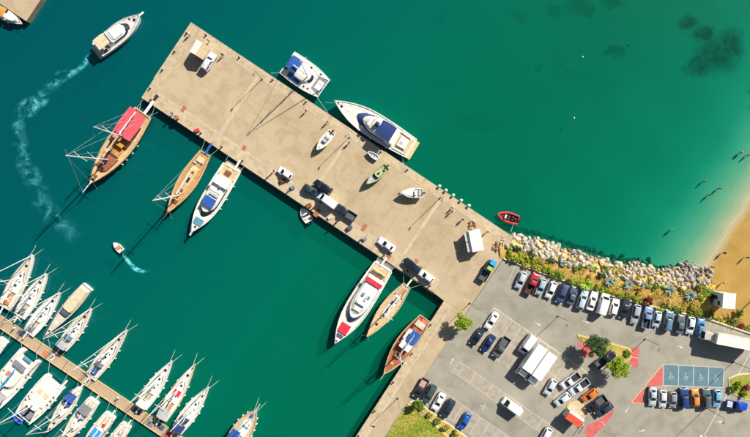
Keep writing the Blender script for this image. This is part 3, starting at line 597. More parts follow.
for a in [('suv', 208.6, 61.6, 0.52, -0.85, 'd8dcdc', 'pale silver car standing beside the two-tone booth on pier', .9), ('small', 285, 173, -0.83, -0.55, 'f0f0ee', 'small white car near the moored white yacht stern', .8), ('hatch', 311.2, 190.6, 0.8, 0.5, '2a3c3e', 'very dark green hatchback behind black car on pier', .8), ('suv', 322.9, 186.8, -0.85, -0.5, '141c2a', 'black car angled inward beside white van on pier', .8),
          ('van', 327.4, 200.4, -0.80, -0.57, 'e8eef2', 'white van between black car and dark pickup on pier', 2.0), ('bigpickup', 345.6, 212.4, -0.82, -0.52, '26323e', 'dark pickup next to the white van along pier edge', .9), ('sedan', 386.7, 244.8, -0.82, -0.56, 'eef0f0', 'white saloon on pier above the red and white yacht', .8), ('suv', 412.4, 265.4, -0.8, -0.56, '1c2834', 'black car on pier above the slim wooden sailing boat', .8), ('small', 426.5, 276.4, -0.82, -0.56, 'ecf0f0', 'small white car beside black car at the pier root', .8)]:
    car(a[0], a[1], a[2], a[3], a[4], a[5], a[6], gP, a[7])
# loads in two pickups (things of their own)
def loadb(name, label, cat, px, py, d, rz, color, z=0.69):
    p = P(px, py, GZ + 1); b = MB(); b.prism([(-d[0] / 2, -d[1] / 2), (d[0] / 2, -d[1] / 2), (d[0] / 2, d[1] / 2), (-d[0] / 2, d[1] / 2)], 0, d[2], 0.05)
    o = b.build(name, mat(name + color, srgb(*rgb(color)), 0.6)); o.location = (p.x, p.y, GZ + z); o.rotation_euler = (0, 0, rz); tag(o, label, cat)
loadb('crate', 'bright blue crate in the back of dark pickup near the kiosk', 'crate', 492.4, 262.6, (0.0001 + 1.25, 1.4, .5), pang(.53, -.85), '2fa0e0', 1.79)
loadb('tarpaulin', 'light green tarpaulin over the dark pickup near the kiosk', 'tarpaulin', 489.0, 268.2, (.9, 1.3, .25), pang(.53, -.85), '8fc060', 1.79)
loadb('sack_load', 'pale grey load in the bed of the bright blue pickup', 'load', 729.5, 404.3, (1.3, 1.35, .5), pang(1, .16), 'b8bcc0')

# ------------------------------------------------------------------ boats
M_GEL = mat('white_gelcoat', srgb(229, 226, 218), 0.3, var=0.05, scale=0.6, coat=0.4); M_GEL2 = mat('cream_gelcoat', srgb(228, 222, 208), 0.4, var=0.07, scale=0.7)
M_DECKW = mat('white_nonskid_deck', srgb(216, 211, 200), 0.75, var=0.10, scale=1.2); M_DECKB = mat('beige_deck', srgb(204, 194, 174), 0.75, var=0.1, scale=1.2)
def teak(name, c, sc=3.2):
    m = mat(name, srgb(*c), 0.7, var=0.16, scale=1.4); nt = m.node_tree; n = nt.nodes; b = n['Principled BSDF']
    tc = n.new('ShaderNodeTexCoord'); w = n.new('ShaderNodeTexWave'); w.bands_direction = 'Y'; w.inputs['Scale'].default_value = sc; w.inputs['Distortion'].default_value = 0.4; nt.links.new(tc.outputs['Object'], w.inputs['Vector'])
    cr = n.new('ShaderNodeValToRGB'); cr.color_ramp.elements[0].position = 0.0; cr.color_ramp.elements[0].color = (.6, .55, .5, 1); cr.color_ramp.elements[1].position = 0.16; cr.color_ramp.elements[1].color = (1, 1, 1, 1); nt.links.new(w.outputs['Fac'], cr.inputs[0])
    old = b.inputs['Base Color'].links[0].from_socket; x = n.new('ShaderNodeMix'); x.data_type = 'RGBA'; x.blend_type = 'MULTIPLY'; x.inputs[0].default_value = 0.7
    nt.links.new(old, x.inputs[6]); nt.links.new(cr.outputs[0], x.inputs[7]); nt.links.new(x.outputs[2], b.inputs['Base Color']); return m
M_TEAK = teak('teak_planking', (190, 142, 88)); M_TEAKR = teak('red_brown_planking', (160, 92, 58)); M_TEAKP = teak('pale_teak_planking', (204, 176, 132)); M_TEAKG = teak('weathered_teak', (196, 176, 146))
M_WOOD = mat('varnished_wood', srgb(140, 84, 44), 0.4, var=0.2, scale=2); M_WOODD = mat('dark_wood_hull', srgb(96, 58, 36), 0.45, var=0.2, scale=2); M_WOODP = mat('pale_wood_rail', srgb(206, 178, 128), 0.5, var=0.12, scale=2)
M_YGLASS = mat('smoked_glass', (0.02, 0.03, 0.04), 0.08); M_BGLASS = mat('blue_tinted_glass', srgb(54, 84, 128), 0.12, var=0.2)
M_ALU = mat('spar_aluminium', srgb(214, 216, 216), 0.4, 0.1, var=0.05); M_STEEL = mat('stainless_rail', (0.62, 0.63, 0.64), 0.3, 0.7); M_WIRE = mat('rigging_wire', (0.45, 0.47, 0.48), 0.5, 0.2); M_ROPE = mat('mooring_rope', srgb(196, 200, 190), 0.9)
def cloth(name, c, var=0.14): return mat('cloth_' + name, srgb(*c), 0.9, var=var, scale=1.3, bump=0.3)
C_RED = cloth('red', (206, 50, 62)); C_ROSE = cloth('rose', (214, 84, 96)); C_SALM = cloth('salmon', (214, 122, 92)); C_BLUE = cloth('blue', (36, 84, 160)); C_NAVY = cloth('navy', (34, 56, 110)); C_CYAN = cloth('cyan', (40, 150, 210)); C_BEIGE = cloth('beige', (206, 192, 160)); C_GREY = cloth('grey', (128, 128, 138)); C_WHITE = cloth('white', (224, 222, 214)); C_ORANGE = cloth('orange', (206, 142, 62)); C_LGREY = cloth('light_grey', (176, 178, 182)); C_SLATE = cloth('slate', (74, 82, 102)); C_TEAL = cloth('teal', (90, 140, 160))
class Boat:
    def __init__(s, name, label, cat, stern, bow, beam, group, fb=1.1, tm=.45, sr=.85, p=2.0, sheer=.45, ground=0.0, zref=None, heel=0.0):
        zr = ground + fb if zref is None else zref
        a, b = P(*stern, zr), P(*bow, zr); s.L = (b - a).xy.length; s.B = beam * S; s.fb = fb; s.tm = tm; s.sr = sr; s.p = p; s.sheer = sheer
        m = (a + b) / 2; s.rz = math.atan2(b.y - a.y, b.x - a.x); s.loc = Vector((m.x, m.y, ground)); s.root = thing(name, label, cat, s.loc, s.rz, group); s.zk = 0
        if heel: s.root.rotation_euler = (heel, 0, s.rz)
        s.inv = (Matrix.Translation(s.loc) @ Matrix.Rotation(s.rz, 4, 'Z')).inverted()
    def x(s, t): return -s.L / 2 + s.L * t
    def hw(s, t):
        t = max(0, min(1, t))
        if t < s.tm: return s.B / 2 * (s.sr + (1 - s.sr) * math.sin(math.pi / 2 * t / s.tm))
        return s.B / 2 * max(0.02, 1 - ((t - s.tm) / (1 - s.tm)) ** s.p)
    def zs(s, t): return s.fb * (1 + s.sheer * max(0, t - .3) ** 1.6 + 0.10 * max(0, .25 - t))
    def hull(s, m, boot=None, yoff=0.0, bs=1.0, t0=0.0, t1=1.0, name='hull', draft=.7, stripe=None, parent=None):
        N = 18; rings = []
        for i in range(N + 1):
            q = i / N; t = t0 + (t1 - t0) * (1 - (1 - q) ** 1.25); h = s.hw((t - t0) / (t1 - t0)) * bs; z = s.zs(t); nose = max(0, (q - .6) / .4) ** 2
            pr_ = [(1.0, z, 0), (.985, z * .75, .012), (.93, z * .3, .03), (.86, 0.0, .05), (.6, -draft * .55, .07), (0.0, -draft, .09)]
            half = [(s.x(t) - s.L * dx * nose, yoff + h * k * (1 - .25 * nose * (1 - k)), zz) for k, zz, dx in pr_]
            rings.append(half + [(x, 2 * yoff - y, zz) for x, y, zz in reversed(half[:-1])])
        b = MB(); b.rings(rings, cap0=True, cap1=True, closed=False); o = b.build(name, m, parent or s.root, smooth=True)
        if stripe:
            sb = MB()
            for sy in (1, -1):
                r_ = []
                for i in range(N + 1):
                    q = i / N; t = t0 + (t1 - t0) * (1 - (1 - q) ** 1.25); h = s.hw((t - t0) / (t1 - t0)) * bs + .03; z = s.zs(t); nose = max(0, (q - .6) / .4) ** 2
                    r_.append([(s.x(t) - s.L * .012 * nose, yoff + sy * h, z * .80), (s.x(t), yoff + sy * (h + .02), z * .92)])
                sb.rings(r_, False, False, False)
            sb.build('hull_stripe', stripe, o)
        return o
    def deck(s, m, t0=0.0, t1=.985, drop=.06, k=.97, name='deck', yoff=0, bs=1.0, camber=.05):
        r_ = []
        for i in range(25):
            t = t0 + (t1 - t0) * (1 - (1 - i / 24) ** 1.25); h = s.hw(t) * k * bs; z = s.zs(t) - drop; r_.append([(s.x(t), yoff + h, z), (s.x(t), yoff + h * .5, z + camber * .75), (s.x(t), yoff, z + camber), (s.x(t), yoff - h * .5, z + camber * .75), (s.x(t), yoff - h, z)])
        return MB().rings([q[::-1] for q in r_], False, False, False).build(name, m, s.root, smooth=True)
    def rail(s, m, w=.13, up=.07, t0=0.0, t1=.99, name='gunwale', yoff=0, bs=1.0):
        b = MB()
        for sy in (1, -1):
            r_ = []
            for i in range(25):
                t = t0 + (t1 - t0) * (1 - (1 - i / 24) ** 1.25); h = s.hw(t) * bs; z = s.zs(t); x = s.x(t)
                r_.append([(x, yoff + sy * max(0.0, h - w), z - .08), (x, yoff + sy * max(0.0, h - w), z + up), (x, yoff + sy * (h + .03), z + up), (x, yoff + sy * (h + .04), z - .08)])
            b.rings(r_)
        if t0 < .02 and s.sr > .3: b.box((s.x(0) + w / 2, yoff, s.zs(0) + up / 2 - .03), (w, 2 * s.hw(0) * bs - .1, up + .055))
        return b.build(name, m, s.root)
    def outline(s, t0, t1, k, n=9, yoff=0, wmax=None, rnd_=0.0):
        up = []
        for i in range(n):
            f = 1 - (1 - i / (n - 1)) ** (1.8 if rnd_ else 1); t = t0 + (t1 - t0) * f; h = s.hw(t) * k
            if wmax: h = min(h, wmax)
            if rnd_:  # rounded front
                e = max(0, (f - (1 - rnd_)) / rnd_); h *= math.sqrt(max(0.04, 1 - e * e))
            up.append((s.x(t), h))
        return [(x, yoff + y) for x, y in up] + [(x, yoff - y) for x, y in reversed(up)]
    def block(s, name, m, t0, t1, k, z0, z1, fs=0.03, bs_=0.01, ins=.88, n=17, yoff=0, wmax=None, rnd_=0.25, parent=None):
        """deckhouse: z0/z1 above local deck; returns rings for glass"""
        zd = s.zs((t0 + t1) / 2) - .06; A = s.outline(t0, t1, k, n, yoff, wmax, rnd_); Bq = s.outline(t0 + bs_, t1 - fs, k * ins, n, yoff, wmax * ins if wmax else None, rnd_)
        r0 = [(x, y, zd + z0) for x, y in A]; r1 = [(x, y, zd + z1 - .05) for x, y in Bq]; cx = sum(p[0] for p in Bq) / len(Bq)
        r2 = [(cx + (x - cx) * .985, yoff + (y - yoff) * .95, zd + z1) for x, y in Bq]
        o = MB().rings([q[::-1] for q in (r0, r1, r2)]).build(name, m, parent or s.root, smooth=True); return (r0, r1, n, o)
    def glass(s, bl, name, i0, i1, f0=.15, f1=.85, m=None, off=.02):
        r0, r1, n, o = bl; N = 2 * n; a = []; mp_ = lambda i: 2 * i if i <= 8 else 2 * (i - 9) + 17; i0, i1 = mp_(i0), mp_(i1); cx = sum(p[0] for p in r0) / N; cy = sum(p[1] for p in r0) / N
        for i in range(i0, i1 + 1):
            A, B = Vector(r0[i % N]), Vector(r1[i % N]); d = Vector((A.x - cx, A.y - cy, 0)); d = d.normalized() * off + Vector((0, 0, off))
            a.append([A + (B - A) * f0 + d, A + (B - A) * f1 + d])
        return MB().rings([[tuple(p) for p in q] for q in a], False, False, False).build(name, m or M_YGLASS, o)
    def canopy(s, m, t0, t1, w, z, name='canopy', camber=.12, yoff=0, poles=True, t_sh=0.0):
        zd = s.zs((t0 + t1) / 2); r_ = []; b = MB(); nx_ = 6
        for i in range(nx_ + 1):
            x = s.x(t0 + (t1 - t0) * i / nx_); sag = .03 * (i % 2); e = 1 - .06 * abs(2 * i / nx_ - 1) ** 3
            r_.append([(x, yoff + y * w / 2 * e, zd + z + camber * (1 - y * y) - sag) for y in (-1, -.6, -.2, .2, .6, 1)] + [(x, yoff + y * w / 2 * e, zd + z - .04 + camber * (1 - y * y) - sag) for y in (1, .6, .2, -.2, -.6, -1)])
        o = b.rings(r_).build(name, m, s.root, smooth=True)
        if poles:
            for tt in (t0 + .01, t1 - .01):
                for sy in (-1, 1):
                    MB().tube([(s.x(tt), yoff + sy * w * .46, zd - .1), (s.x(tt), yoff + sy * w * .46, zd + z)], .03, 5).build('canopy_pole', M_STEEL, o)
        return o
    def pad(s, name, m, t, y, lx, ly, z=0.0, h=.22, bev=.05, rz=0.0, parent=None):
        zd = s.zs(t) - .06; c, sn = math.cos(rz), math.sin(rz); q = [(-lx / 2, -ly / 2), (lx / 2, -ly / 2), (lx / 2, ly / 2), (-lx / 2, ly / 2)]
        return MB().prism([(s.x(t) + a * c - b * sn, y + a * sn + b * c) for a, b in q], zd + z, zd + z + h, bev).build(name, m, parent or s.root)
    def guard(s, t0=.05, t1=.99, h=.65, k=.93, step=9, m=None):
        b = MB(); 
        for sy in (1, -1):
            pts_ = [(s.x(t), sy * s.hw(t) * k, s.zs(t) + h) for t in np.linspace(t0, t1, 14)]; b.tube(pts_, .022, 4)
            for t in np.linspace(t0, t1, step): b.tube([(s.x(t), sy * s.hw(t) * k, s.zs(t) - .05), (s.x(t), sy * s.hw(t) * k, s.zs(t) + h)], .02, 4)
        b.build('guard_rail', m or M_STEEL, s.root)
    def mast(s, t, h, r=.13, spread=2, boom_t=None, boom_m=None, y=0, m=None, name='mast', boom_r=.19, stays=True, lean=(0, 0), bz=1.9):
        z0 = s.zs(t); top = (s.x(t) + lean[0], y + lean[1], z0 + h)
        o = MB().tube([(s.x(t), y, z0 - .1), top], r, 8, r * .62).build(name, m or M_ALU, s.root)
        for k in range(spread):
            f = (k + 1) / (spread + 1) * 1.05; c = Vector((s.x(t), y, z0)).lerp(Vector(top), f); w = s.B * (.36 - .08 * k)
            MB().tube([c + Vector((-.12, -w, 0)), c, c + Vector((-.12, w, 0))], .055, 5).build('spreader', m or M_ALU, o)
        if boom_t is not None:
            MB().tube([(s.x(t) - .1, y, z0 + bz), (s.x(boom_t), y, z0 + bz + .1)], .09, 6).build('boom', m or M_ALU, s.root)
            if boom_m:
                n_ = 7; MB().tube([(s.x(t) - .25 + (s.x(boom_t) + .25 - s.x(t)) * i / n_, y + .05 * (-1) ** i, z0 + bz + .22 + .04 * (i % 3)) for i in range(n_ + 1)], boom_r, 8, boom_r * .6).build('furled_sail', boom_m, s.root)
        if stays:
            b = MB(); tp = Vector(top); rr = .018
            for e in ([(s.x(.985), 0, s.zs(.985))] if y == 0 else []) + [(s.x(t - .02), sy * s.hw(t) * .95, s.zs(t)) for sy in (-1, 1)] + [(s.x(.01), sy * s.hw(.01) * .8, s.zs(0)) for sy in (-1, 1)]: b.tube([e, tp], rr, 4)
            b.build('rigging', M_WIRE, o)
        return top
    def genoa(s, t, h, c=None): MB().tube([(s.x(.965), 0, s.zs(.96) + .3), (s.x(.965) + (s.x(t) - s.x(.965)) * .93, 0, s.zs(t) + h * .93)], .10, 6, .04).build('furled_jib', c or C_WHITE, s.root)
    def rope(s, a, b, za, zb, n=5, sag=.25, r=.035, name='mooring_line'):
        A = s.inv @ P(*a, za); Bq = s.inv @ P(*b, zb); pts_ = []
        for i in range(n + 1): f = i / n; q = A.lerp(Bq, f); q.z -= sag * 4 * f * (1 - f); pts_.append(q)
        MB().tube(pts_, r, 4).build(name, M_ROPE, s.root)
    def stern_lines(s, target, spread=5, zt=GZ + .05):
        for sy in (-1, 1):
            A = Vector((s.x(.01), sy * s.hw(.01) * .85, s.zs(0))); c = s.inv @ P(*target, zt); Bq = c + Vector((0, sy * spread * S, 0)); m_ = A.lerp(Bq, .5) - Vector((0, 0, .15)); MB().tube([A, m_, Bq], .035, 4).build('mooring_line', M_ROPE, s.root)
    def bow_lines(s, n=2, l=13):
        for k in range(n):
            sy = (-1, 1)[k]; A = Vector((s.x(.97), sy * .3, s.zs(.97))); Bq = A + Vector((l * S, sy * 3.4 * S, -s.zs(.97) - .3)); MB().tube([A, A.lerp(Bq, .5) - Vector((0, 0, .12)), Bq], .035, 4).build('anchor_line', M_ROPE, s.root)
    def fenders(s, ts, sides=(-1, 1), m=None):
        for t in ts:
            for sy in sides: 
                o = MB().cyl((s.x(t), sy * (s.hw(t) + .13), s.zs(t) * .55), .12, .55, 8).build('fender', m or C_WHITE, s.root)
    def hatch(s, t, y, l, w, m=None, z=.05, h=.08): return s.pad('hatch', m or M_YGLASS, t, y, l, w, z, h, .02)
    def person(s): pass
    def pulpit(s):
        b = MB(); 
        for sy in (-1, 1): b.tube([(s.x(.9), sy * s.hw(.9) * .9, s.zs(.9)), (s.x(.92), sy * s.hw(.92) * .9, s.zs(.92) + .7), (s.x(1.0) + .1, 0, s.zs(1) + .75)], .03, 5)
        b.build('pulpit', M_STEEL, s.root)
    def plank(s, l=2.6, w=.5, m=None, y=0): # gangway over the stern
        MB().prism([(s.x(0) - l, y - w / 2), (s.x(0) + .3, y - w / 2), (s.x(0) + .3, y + w / 2), (s.x(0) - l, y + w / 2)], s.zs(0) + .1, s.zs(0) + .19, .02).build('gangway', m or M_GEL, s.root)
    def wheel(s, t, y=0):
        zd = s.zs(t); b = MB(); pts_ = [(s.x(t), y + .42 * math.cos(a), zd + .75 + .42 * math.sin(a)) for a in np.linspace(0, 2 * math.pi, 13)]; b.tube(pts_, .03, 4); b.box((s.x(t) + .12, y, zd + .35), (.18, .25, .8)); b.build('helm', M_STEEL, s.root)
    def cockpit(s, t0, t1, k, m_floor, m_seat, depth=.35):
        zd = s.zs((t0 + t1) / 2) - .06
        A = s.outline(t0, t1, k, 5); MB().prism(A, zd + .0, zd + .055, .01).build('cockpit_floor', m_floor, s.root)
        for sy in (-1, 1):
            q = [(s.x(t), sy * s.hw(t) * k) for t in np.linspace(t0, t1, 5)] + [(s.x(t), sy * (s.hw(t) * k - .42)) for t in np.linspace(t1, t0, 5)]
            MB().prism(q, zd + .02, zd + depth, .03).build('cockpit_seat', m_seat, s.root)
gY = 'motor yachts'; gG = 'wooden gulets'; gS = 'yachts along the floating jetty'
# --- moving motor yacht, top left
b = Boat('motor_yacht', 'white motor yacht under way with beige canopy and turquoise wake', 'yacht', (97.5, 50), (141, 15.5), 19, gY, fb=1.3, sr=.86, p=2.3, sheer=.6)
b.hull(M_GEL, stripe=cloth('hullblue', (120, 150, 190))); b.deck(M_DECKW); b.rail(M_GEL)
h1 = b.block('deckhouse', M_GEL, .22, .74, .74, 0, 1.0, fs=.10, rnd_=.3); b.glass(h1, 'windscreen', 6, 11, .1, .95); b.glass(h1, 'side_window', 1, 6, .3, .8); b.glass(h1, 'side_window', 11, 16, .3, .8)
b.pad('flybridge', M_GEL, .47, 0, 2.6, 2.5, 1.0, .35, .12); b.pad('flybridge_seat', C_LGREY, .36, 0, .7, 1.9, 1.0, .3); b.pad('radar_arch', M_ALU, .315, 0, .25, 3.0, 1.2, .5)
b.canopy(C_BEIGE, .06, .29, 2.9, 1.9); b.cockpit(.02, .21, .8, M_TEAKG, C_LGREY); b.pad('swim_platform', M_TEAKG, -.03, 0, 1.2, 3.4, -.9, .12); b.hatch(.86, 0, .6, .6); b.hatch(.80, .9, .3, .5)
b.guard(.3); b.pulpit(); MB().box((b.x(1.0) + .3, 0, b.zs(1) + .05), (1.5, .45, .12)).build('bow_sprit', M_GEL, b.root)
b.pad('engine_box', M_YGLASS, .12, -1.5, .9, .6, .0, .5)
# --- red canopy gulet
b = Boat('gulet', 'two-masted wooden gulet with red stern canopy moored at the pier end', 'sailing boat', (143.5, 112.5), (91.5, 184), 26.5, gG, fb=1.7, tm=.42, sr=.72, p=2.0, sheer=.7)
b.hull(M_WOODD, draft=1.4); b.deck(M_TEAKP); b.rail(M_WOODP, .28, .22); b.canopy(C_ROSE, .02, .34, 4.9, 2.3, camber=.2); b.canopy(C_SALM, .20, .41, 2.2, 2.05, name='canopy', yoff=-.7, camber=.1)
hs = b.block('deckhouse', M_TEAKR, .60, .84, .70, 0, .55, ins=.95, rnd_=.3); b.block('deckhouse', M_WOOD, .36, .47, .62, 0, 1.1, rnd_=.1)
b.pad('sun_cushion', C_ORANGE, .53, .75, 2.3, 1.7, .0, .35); b.pad('sun_cushion', C_ORANGE, .535, -.95, 2.2, 1.5, .0, .35); b.pad('sun_cushion', C_ORANGE, .445, .1, .9, 2.6, 1.1, .25); b.pad('deck_locker', C_SLATE, .585, -.1, .45, 2.9, 0, .6); b.pad('deck_locker', C_SLATE, .50, -1.95, 1.8, .35, 0, .55); b.hatch(.70, 0, 1.0, .8, z=.56); b.hatch(.78, .3, .7, .7, z=.56); b.hatch(.895, 0, .7, .7, M_WOOD, .04, .2)
b.pad('windlass', M_TRIM, .94, 0, .6, .9, 0, .45)
b.mast(.66, 18, .17, 2, .36, C_BEIGE, bz=3.0, boom_r=.26, lean=(.8, .8)); b.mast(.345, 14.5, .15, 1, .03, C_WHITE, bz=3.2, boom_r=.2)
MB().tube([(b.x(.95), 0, b.zs(1) + .1), (b.x(1) + 2.6, 0, b.zs(1) + .5)], .17, 8, .09).build('bowsprit', M_ALU, b.root); MB().tube([(b.x(1) + 2.5, 0, b.zs(1) + .45), (b.x(.66), 0, b.zs(.66) + 18)], .05, 5).build('forestay', M_WIRE, b.root)
b.plank(3.6, .7, M_GEL, .4); b.guard(.05, .97, .75, .98); b.fenders((.35, .45, .55, .62), (1,)); b.stern_lines((149, 103), 7); b.rope((143, 118), (158, 112), 2, GZ); b.rope((138, 113), (141, 101), 2, GZ); b.bow_lines(2, 6)
# --- slim wooden gulet
b = Boat('gulet', 'slim honey-coloured wooden gulet beside the white yacht with blue cushions', 'sailing boat', (205.5, 153), (168.5, 213), 18.5, gG, fb=1.4, tm=.45, sr=.62, p=1.9, sheer=.8)
b.hull(M_WOOD, draft=1.2); b.deck(M_TEAK); b.rail(M_WOODP, .2, .18); b.block('deckhouse', M_TEAKP, .24, .72, .46, 0, .5, ins=.92, rnd_=.2); b.hatch(.45, 0, 1.3, .55, M_YGLASS, .5, .1); b.hatch(.33, 0, .7, .7, M_WOOD, .5, .1); b.hatch(.62, .1, .6, .6, M_WOOD, .5, .12); b.block('deckhouse', M_WOOD, .77, .86, .5, 0, .35, rnd_=.3); b.pad('cushion', C_BEIGE, .12, 0, 1.3, 1.9, 0, .35); b.pad('cushion', C_LGREY, .19, -.9, .5, .8, 0, .3)
b.mast(.70, 17, .17, 2, .26, C_WHITE, bz=2.0, boom_r=.18, lean=(1.2, 1.6)); MB().tube([(b.x(.96), 0, b.zs(1) + .1), (b.x(1) + 1.6, 0, b.zs(1) + .4)], .13, 7, .07).build('bowsprit', M_WOOD, b.root)
b.plank(2.8, .55, C_BLUE, .1); b.guard(.05, .95, .7, .98); b.stern_lines((212, 144), 8); b.bow_lines(2, 8)
# --- white yacht with blue cushions
b = Boat('motor_yacht', 'white motor yacht with blue cushions and dark arched windscreen by slim gulet', 'yacht', (232, 167.5), (192.5, 232), 22, gY, fb=1.5, sr=.9, p=2.4, sheer=.6)
b.hull(M_GEL, stripe=M_YGLASS); b.deck(M_DECKW); b.rail(M_GEL, .18, .12); h1 = b.block('deckhouse', M_GEL, .16, .78, .80, 0, 1.1, fs=.10, rnd_=.35); b.glass(h1, 'windscreen', 5, 12, .12, .95); b.glass(h1, 'side_window', 1, 5, .25, .8); b.glass(h1, 'side_window', 12, 16, .25, .8)
h2 = b.block('flybridge', M_GEL, .22, .66, .70, 1.05, 1.55, fs=.06, rnd_=.35); b.pad('sun_cushion', C_BLUE, .535, .0, 2.3, 2.9, 1.52, .22, .08); b.pad('flybridge_seat', C_LGREY, .42, .2, .7, 2.3, 1.52, .4); b.pad('flybridge_seat', C_WHITE, .36, 0, .9, 2.8, 1.52, .25); b.pad('radar_arch', M_GEL, .27, 0, .5, 4.0, 1.5, .8, .1); b.pad('radar_dome', M_GEL, .27, .6, .6, .6, 2.3, .35, .1)
b.pad('sun_cushion', C_TEAL, .84, 0, 1.8, 2.2, .04, .2, .07); b.cockpit(.02, .15, .85, M_TEAKP, C_BEIGE); b.pad('table', M_WOOD, .08, 0, .8, 1.4, .1, .6); b.pad('swim_platform', M_TEAKG, -.025, 0, 1.1, 4.2, -1.0, .14); b.hatch(.92, 0, .5, .5); b.guard(.25); b.pulpit(); b.plank(2.4, .5, M_GEL, .8); b.fenders((.2, .4, .55)); b.stern_lines((238, 158), 10); MB().box((b.x(1) + .3, 0, b.zs(1)), (1.2, .4, .14)).build('bow_sprit', M_GEL, b.root)
# --- catamaran north side
def catamaran(label, stern, bow, beam, group, fb=1.2, hullw=.27, cut=0.0):
    b = Boat('catamaran', label, 'catamaran', stern, bow, beam, group, fb=fb, tm=.4, sr=.75, p=2.2, sheer=.1); b.yo = b.B / 2 * (1 - hullw)
    for sy in (-1, 1): b.hull(M_GEL, yoff=sy * b.yo, bs=hullw, draft=.6); b.deck(M_DECKW, yoff=sy * b.yo, bs=hullw, name='side_deck', drop=.02); b.rail(M_GEL, .1, .03, yoff=sy * b.yo, bs=hullw)
    return b
def rdeck(b, m, t0, t1, w, z0=-.7, z1=0.0, name='bridge_deck'): return b.pad(name, m, (t0 + t1) / 2, 0, (t1 - t0) * b.L, w, z0, z1 - z0 + .06, .05)
b = catamaran('white catamaran with blue bimini and blue side cushion moored on the open side', (287, 62), (324.5, 89), 27.5, gY, 1.25, .27)
rdeck(b, M_GEL, .10, .74, b.yo * 2); h1 = b.block('deckhouse', M_GEL, .30, .70, .62, 0, .75, fs=.09, wmax=1.9, rnd_=.4); b.glass(h1, 'windscreen', 6, 11, .2, .85); b.canopy(C_BLUE, .06, .32, 3.0, 1.7, yoff=.55); b.pad('sun_cushion', C_BLUE, .32, -2.0, 3.4, 1.3, .02, .16, .05); b.pad('swim_step', C_TEAL, .05, 0, .9, 2.2, -.6, .1)
tr = b.pad('trampoline_frame', C_LGREY, .86, 0, 2.5, 3.9, -.12, .06, .02); b.pad('trampoline', C_GREY, .86, 0, 2.3, 3.6, -.05, .03, .01, parent=tr); b.pad('net_panel', C_WHITE, .86, 0, 1.5, 2.3, -.02, .05, .01, parent=tr); b.pad('crossbeam', M_ALU, .975, 0, .22, 5.2, -.1, .2, .03)
b.mast(.56, 15.5, .14, 2, .2, C_WHITE, bz=2.0, boom_r=.17); b.genoa(.56, 15); b.guard(.1, .9, .6, .96, 7); b.fenders((.3, .6), (-1,)); b.rope((317, 97), (328, 113), 1.2, GZ); b.rope((281, 72), (271, 73), 1.2, GZ)
for t, y in ((.5, 2.3), (.6, -2.4), (.75, 2.3), (.44, -2.5), (.7, -2.3)): b.hatch(t, y, .5, .45, z=.03)
# --- large white yacht north side
b = Boat('motor_yacht', 'large white motor yacht with navy sun awning along the open pier side', 'yacht', (411.5, 148.5), (334.5, 101), 25, gY, fb=2.0, sr=.84, p=2.3, sheer=.35)
b.hull(M_GEL, stripe=None, draft=1.0); b.deck(M_DECKW); b.rail(M_GEL, .22, .12); h1 = b.block('deckhouse', M_GEL, .20, .72, .76, 0, 1.3, fs=.13, rnd_=.45, ins=.86); b.glass(h1, 'windscreen', 5, 12, .12, .93, cloth('navyglass', (40, 62, 110))); b.glass(h1, 'side_window', 1, 5, .3, .8); b.glass(h1, 'side_window', 12, 16, .3, .8)
h2 = b.block('flybridge', M_GEL, .24, .62, .62, 1.25, 1.75, fs=.05, rnd_=.45); b.pad('flybridge_seat', C_BEIGE, .50, 0, .5, 2.6, 1.75, .35); b.pad('helm_console', M_GEL, .54, 0, .7, 2.0, 1.75, .5, .1); b.canopy(C_NAVY, .245, .42, 3.9, 2.9, camber=.15); b.pad('radar_mast', C_NAVY, .455, -.3, .9, .9, 1.75, 1.6, .2)
b.cockpit(.02, .19, .84, M_TEAKP, M_GEL); b.pad('sun_pad', C_WHITE, .115, 0, 2.2, 2.5, .1, .5, .1); b.pad('sun_pad', C_LGREY, .13, .2, .8, .7, .6, .08); b.pad('aft_bench', M_WOODP, .045, 0, .9, 3.6, .05, .35); b.pad('swim_platform', M_TEAKP, -.015, 0, 1.3, 4.8, -1.4, .16); b.hatch(.90, .2, .55, .55); b.hatch(.95, -.1, .35, .35); b.hatch(.82, .0, .7, .7, M_GEL)
b.guard(.3); b.pulpit(); b.fenders((.25, .45, .62, .75), (1,)); b.rope((336, 103), (325, 102), 2, GZ); b.rope((402, 156), (404, 165), 2, GZ)
# --- red and white yacht south side
b = Boat('motor_yacht', 'white motor yacht with red foredeck cushion and red aft awning stripe', 'yacht', (383.5, 266.5), (335, 343), 24, gY, fb=1.7, sr=.84, p=2.4, sheer=.5)
b.hull(M_GEL, stripe=cloth('hullgrey', (170, 176, 190)), draft=.9); b.deck(M_DECKW); b.rail(M_GEL, .2, .12); h1 = b.block('deckhouse', M_GEL, .14, .74, .80, 0, 1.25, fs=.09, rnd_=.4); b.glass(h1, 'windscreen', 5, 12, .1, .95, M_BGLASS); b.glass(h1, 'side_window', 1, 5, .25, .8, M_BGLASS); b.glass(h1, 'side_window', 12, 16, .25, .8, M_BGLASS)
h2 = b.block('flybridge', M_GEL, .18, .62, .68, 1.2, 1.65, fs=.06, rnd_=.4); b.canopy(C_RED, .175, .225, 4.3, 1.9, camber=.05, poles=False); b.pad('flybridge_seat', C_LGREY, .40, .5, 1.1, .5, 1.65, .3); b.pad('flybridge_seat', C_TEAL, .37, -.6, .9, .6, 1.65, .3); b.pad('flybridge_seat', C_TEAL, .37, .9, .7, .6, 1.65, .3); b.pad('helm_console', M_GEL, .47, 0, .6, 2.2, 1.65, .5, .1); b.pad('vent_grille', C_BEIGE, .555, 0, .35, 2.0, 1.65, .06)
